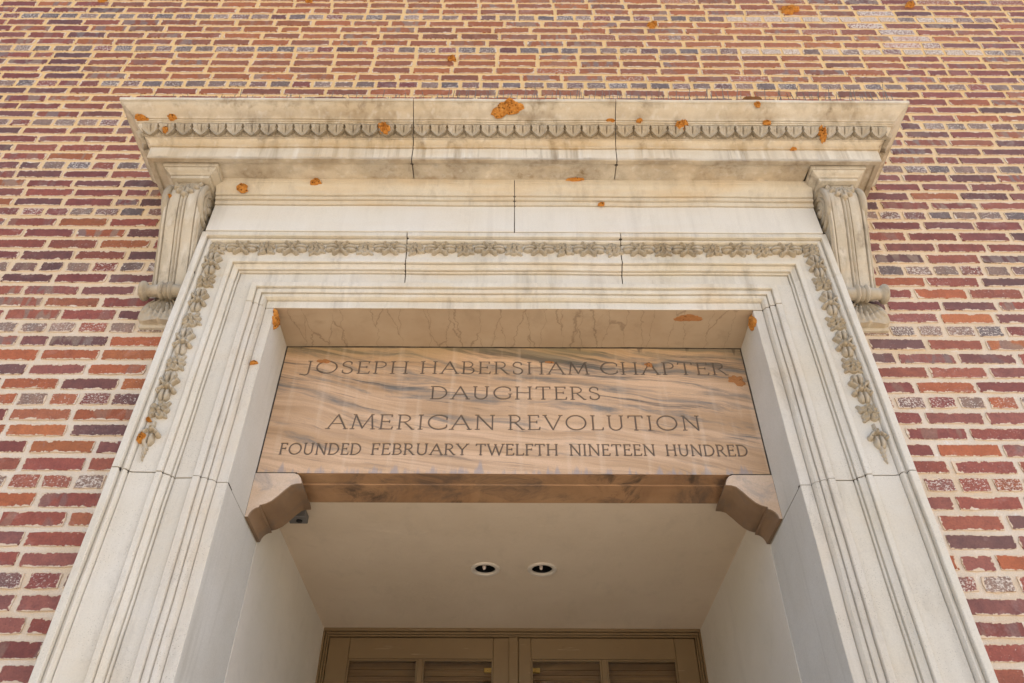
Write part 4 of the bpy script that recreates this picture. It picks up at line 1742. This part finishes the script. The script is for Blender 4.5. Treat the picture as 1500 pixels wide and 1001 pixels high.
for s, lab in ((-1, 'horizontal pine slat blind behind the glass of the left door leaf'), (1, 'horizontal pine slat blind behind the glass of the right door leaf')):
    bl = empty('wooden_blind', (s * .42, YD + .09, 1.0), lab, 'blind', 'pine blinds behind the door glass')
    base = None
    z = CAMZ + ZT + .035
    n = 0
    xa, xb = sorted((s * .07, s * .775))
    while z > .75:
        hh = rnd.choice([.024, .030, .034])
        mb = MB().box(xa, xb, YD + .085 + rnd.uniform(0, .002), YD + .095, z - hh, z - .0022, .0012)
        part('slat', mb.V, mb.F, M['pine'], bl)
        z -= hh
        n += 1
    mb = MB().box(xa - .03, xb + .03, YD + .10, YD + .11, .1, CAMZ + ZT + .06)  # plain black sheet behind the slats
    part('black_backing', mb.V, mb.F, M['black'], bl)
    xc = s * .108
    xa, xb = sorted((s * .0885, s * .128))
    if s < 0:
        mb = MB().box(s * .130, s * .0925, YD + .066, YD + .084, CAMZ + ZT - .042, CAMZ + ZT - .020, .002)
    else:
        mb = MB().box(.0925, .130, YD + .066, YD + .084, CAMZ + ZT - .042, CAMZ + ZT - .020, .002)
    mb.tube([(s * .112, YD + .060, CAMZ + ZT - .031), (s * .112, YD + .07, CAMZ + ZT - .031)], .005, 10)
    part('brass_catch', mb.V, mb.F, M['brass'], bl, 40)

# ------------------------------------------------------------------ bird spikes along the cornice top
edges = [-1.585 + .634 * i for i in range(6)]
SPL = ['short bent bird spike strip at the left end of the cornice top', 'second bird spike strip from the left on the cornice top', 'bird spike strip over the middle of the cornice, above the largest mud nest',
       'second bird spike strip from the right on the cornice top', 'bird spike strip at the right end of the cornice top, beside the dry leaf']
spm = []
for v in range(6):
    mb = MB()
    rr = random.Random(v)
    h = rr.uniform(.085, .115)
    dx, dy = rr.uniform(-.014, .014), rr.uniform(-.03, .012)
    mb.tube([(0, 0, 0), (dx * .4, dy * .3, h * .5), (dx, dy, h)], .0014, 5)
    spm.append(mesh_of('spike', mb.V, mb.F, M['wire'], 60))
for i in range(5):
    x0, x1 = edges[i] + .002, edges[i + 1] - .002
    zt_ = CAMZ + 2.9705
    root = empty('bird_spike_strip', ((x0 + x1) / 2, -.37, zt_), SPL[i], 'bird spikes', 'bird spike strips on the cornice')
    mb = MB().box(x0, x1, -.385, -.355, zt_ + .001, zt_ + .005, .001)
    part('base_strip', mb.V, mb.F, M['greymetal'], root)
    n = 44
    for k_ in range(n):
        o = bpy.data.objects.new('spike', spm[rnd.randrange(6)])
        x = x0 + (x1 - x0) * (k_ + .5) / n + rnd.uniform(-.003, .003)
        o.location = (x - (x0 + x1) / 2, rnd.choice([-.006, .006]), .004)
        sc_ = (.55 if x < -.8 else (.8 if x < -.2 else 1.05))
        o.scale = (1, 1, sc_ * rnd.uniform(.8, 1.08))
        o.rotation_euler = (rnd.uniform(-.1, .12), rnd.gauss(0, .35 if x < -1.3 else .05), 0)
        link(o, root)

# dry leaf caught in the spikes
V, F = [], []
for i in range(9):
    t = i / 8
    wv = .017 * sin(pi * t) ** .7
    for q in (-1, 0, 1):
        V.append((.979 + (t - .5) * .085, -.402 + q * wv, CAMZ + 2.981 + .016 * (2 * t - 1) ** 2 + abs(q) * wv * .7 - .006 + .004 * sin(9 * t)))
for i in range(8):
    for k_ in (0, 1):
        a = i * 3 + k_
        F.append((a, a + 1, a + 4, a + 3))
nb = len(V)
V += [(v[0], v[1], v[2] + .0012) for v in V[:nb]]
F += [tuple(q + nb for q in f)[::-1] for f in F]
topmesh('dry_leaf', V, F, M['leaf'], 'curled dry brown leaf caught on the cornice edge right of centre', 'leaf', smooth=60)

# ------------------------------------------------------------------ mud nests and residue
NEST = [('corn', -1.529, .356, 2.904, .070, .020, 'long orange mud patch at the left end of the cornice fillet'),
        ('corn', -1.400, .358, 2.905, .050, .018, 'second orange mud patch from the left on the cornice fillet'),
        ('corn', -1.423, .333, 2.855, .022, .030, 'small orange mud dab between the first leaves at the cornice left end'),
        ('corn', -.531, .335, 2.862, .052, .042, 'orange mud nest on the leaf moulding left of the first cornice joint'),
        ('corn', -.029, .388, 2.936, .125, .062, 'largest mud nest, hanging on the upper cornice near the middle'),
        ('corn', .393, .357, 2.901, .036, .008, 'thin mud smear on the cornice fillet left of the right joint'),
        ('corn', .510, .357, 2.900, .030, .012, 'flat mud dab on the cornice fillet just right of the right joint'),
        ('corn', .680, .345, 2.880, .048, .036, 'orange mud nest on the leaf moulding a little right of the right joint'),
        ('corn', .990, .405, 2.945, .024, .022, 'small mud dab near the cornice lip below the dry leaf'),
        ('corn', 1.029, .355, 2.892, .036, .014, 'mud dab over the leaf moulding below the dry leaf'),
        ('corn', 1.253, .333, 2.846, .042, .050, 'dark pitted mud nest on the leaf moulding near the right end'),
        ('corn', 1.137, .287, 2.808, .030, .010, 'tiny mud dab on the plain band below the leaf moulding at right'),
        ('frz', -.816, .174, 2.722, .046, .026, 'right one of two orange mud dabs under the left of the cornice soffit'),
        ('frz', -1.113, .162, 2.692, .052, .036, 'orange mud nest beside the left scroll bracket cap'),
        ('frz', .251, .178, 2.741, .075, .012, 'row of low mud dabs where soffit meets frieze right of centre'),
        ('frz', .355, .134, 2.637, .028, .014, 'small mud dab on the frieze fillet right of the middle joint'),
        ('jamb', -1.184, .096, 1.502, .038, .030, 'orange mud nest on the foot of the left flower band'),
        ('jamb', -1.186, .096, 1.574, .018, .014, 'tiny mud dab above the nest on the left flower band'),
        ('jamb', -.922, .034, 1.869, .030, .014, 'brown mud smear on the left inner jamb moulding'),
        ('pan', -.742, -.188, 2.068, .052, .022, 'tan mud smear on the first letters of the inscription'),
        ('pan', .527, -.188, 2.056, .030, .024, 'orange mud dab on the top line of the inscription'),
        ('pan2', .857, -.189, 1.979, .072, .052, 'brown mud residue on the marble beside the end of the top line'),
        ('pan2', .14, -.189, 2.068, .04, .010, 'faint tan smear over the middle of the top inscription line'),
        ('edge', -.8975, .060, 2.118, .022, .085, 'orange mud in the upper left corner of the opening'),
        ('edge', .8975, .060, 2.118, .022, .075, 'orange mud in the upper right corner of the opening'),
        ('brick', 1.590, .004, 4.571, .105, .085, 'large bristly orange mud nest high on the bricks at right'),
        ('brick', 2.307, .004, 4.640, .055, .050, 'orange mud nest on the bricks at the top right'),
        ('brick', .776, .004, 4.386, .055, .050, 'round mud nest on the bricks above the right part of the cornice'),
        ('brick', -.331, .004, 4.012, .040, .040, 'round mud nest on the bricks above the left middle of the cornice'),
        ('brick', -2.403, .004, 4.650, .042, .040, 'mud nest on the bricks at the top left'),
        ('brick', -1.202, .004, 4.660, .042, .040, 'mud nest on the top bricks above the cornice left half'),
        ('cons', -1.375, .196, 2.598, .018, .014, 'tiny orange dab on the face of the left scroll bracket')]


def nest(kind, x, out, zr, w_, h_, label):
    r = random.Random(label)
    nr_, na = 7, 26
    flat = kind in ('pan2', 'pan')
    dep = (.003 if flat else min(.022, .35 * min(w_, h_ * 1.4) + .004)) * (.7 if kind == 'edge' else 1)
    ph = [r.uniform(0, 6.28) for _ in range(6)]

    def rad(a):
        return 1 + .22 * sin(2 * a + ph[0]) + .16 * sin(3 * a + ph[1]) + .12 * sin(5 * a + ph[2]) + .09 * sin(9 * a + ph[3]) + r.uniform(-.15, .15)
    V = [(0, -dep, 0)]
    F = []
    w_, h_ = w_ * .9, h_ * .9
    R_ = [rad(2 * pi * k_ / na) for k_ in range(na)]
    for i in range(1, nr_ + 1):
        t = i / nr_
        for k_ in range(na):
            a = 2 * pi * k_ / na
            rr = R_[k_] * t
            pr = max(0, 1 - t ** 2.6) ** .5
            d = dep * (pr + r.uniform(-.34, .34) * (1 if t < 1 else 0) + .25 * sin(5 * rr * cos(a) + ph[4]) * sin(6 * rr * sin(a) + ph[5]) * (1 - t))
            if i == nr_:
                d = -.005
            V.append((cos(a) * rr * w_ / 2, -d, sin(a) * rr * h_ / 2))
    for k_ in range(na):
        F.append((0, 1 + k_, 1 + (k_ + 1) % na))
    for i in range(nr_ - 1):
        for k_ in range(na):
            a = 1 + i * na + k_
            b = 1 + i * na + (k_ + 1) % na
            F.append((a, a + na, b + na, b))
    V = np.array(V)
    if kind == 'corn':
        # lean with the slope of the moulding (the cornice overhangs: lower points sit further back)
        sl = .55 if h_ > .03 else .2
        V[:, 1] -= V[:, 2] * sl
    if kind == 'edge':
        sgn = np.sign(x)
        V = np.stack([-sgn * (-V[:, 1]), V[:, 0] * 3.0, V[:, 2]], 1)
        F = [f if sgn > 0 else f[::-1] for f in F]
        V = V + np.array([x, -out + .06, 0])
        V = V + np.array([0, 0, CAMZ + zr - .01])
        return topmesh('mud_nest', V, F, M['mud'], label, 'mud nest', smooth=75, group='mud nests stuck on the facade')
    V = V + np.array([x, -out, CAMZ + zr])
    topmesh('mud_nest', V, F, M['stain'] if flat else M['mud'], label, 'mud nest', smooth=75, group='mud nests stuck on the facade')


for nn_ in NEST:
    nest(*nn_)
# residue on the soffit
V = []
r_ = random.Random(3)
for k_ in range(30):
    a = 2 * pi * k_ / 30
    q = 1 + .15 * sin(3 * a) + r_.uniform(-.12, .12)
    V.append((.665 + .052 * q * cos(a), .016 + .018 * q * sin(a), b_ - .0008))
V += [(x, y, z - .0016) for x, y, z in V]
F = [tuple(range(30)), tuple(range(30, 60))[::-1]] + [(k_, (k_ + 1) % 30, 30 + (k_ + 1) % 30, 30 + k_) for k_ in range(30)]
topmesh('mud_residue', V, F, M['stain'], 'flat brown mud residue on the tan soffit at right above the inscription', 'mud residue')
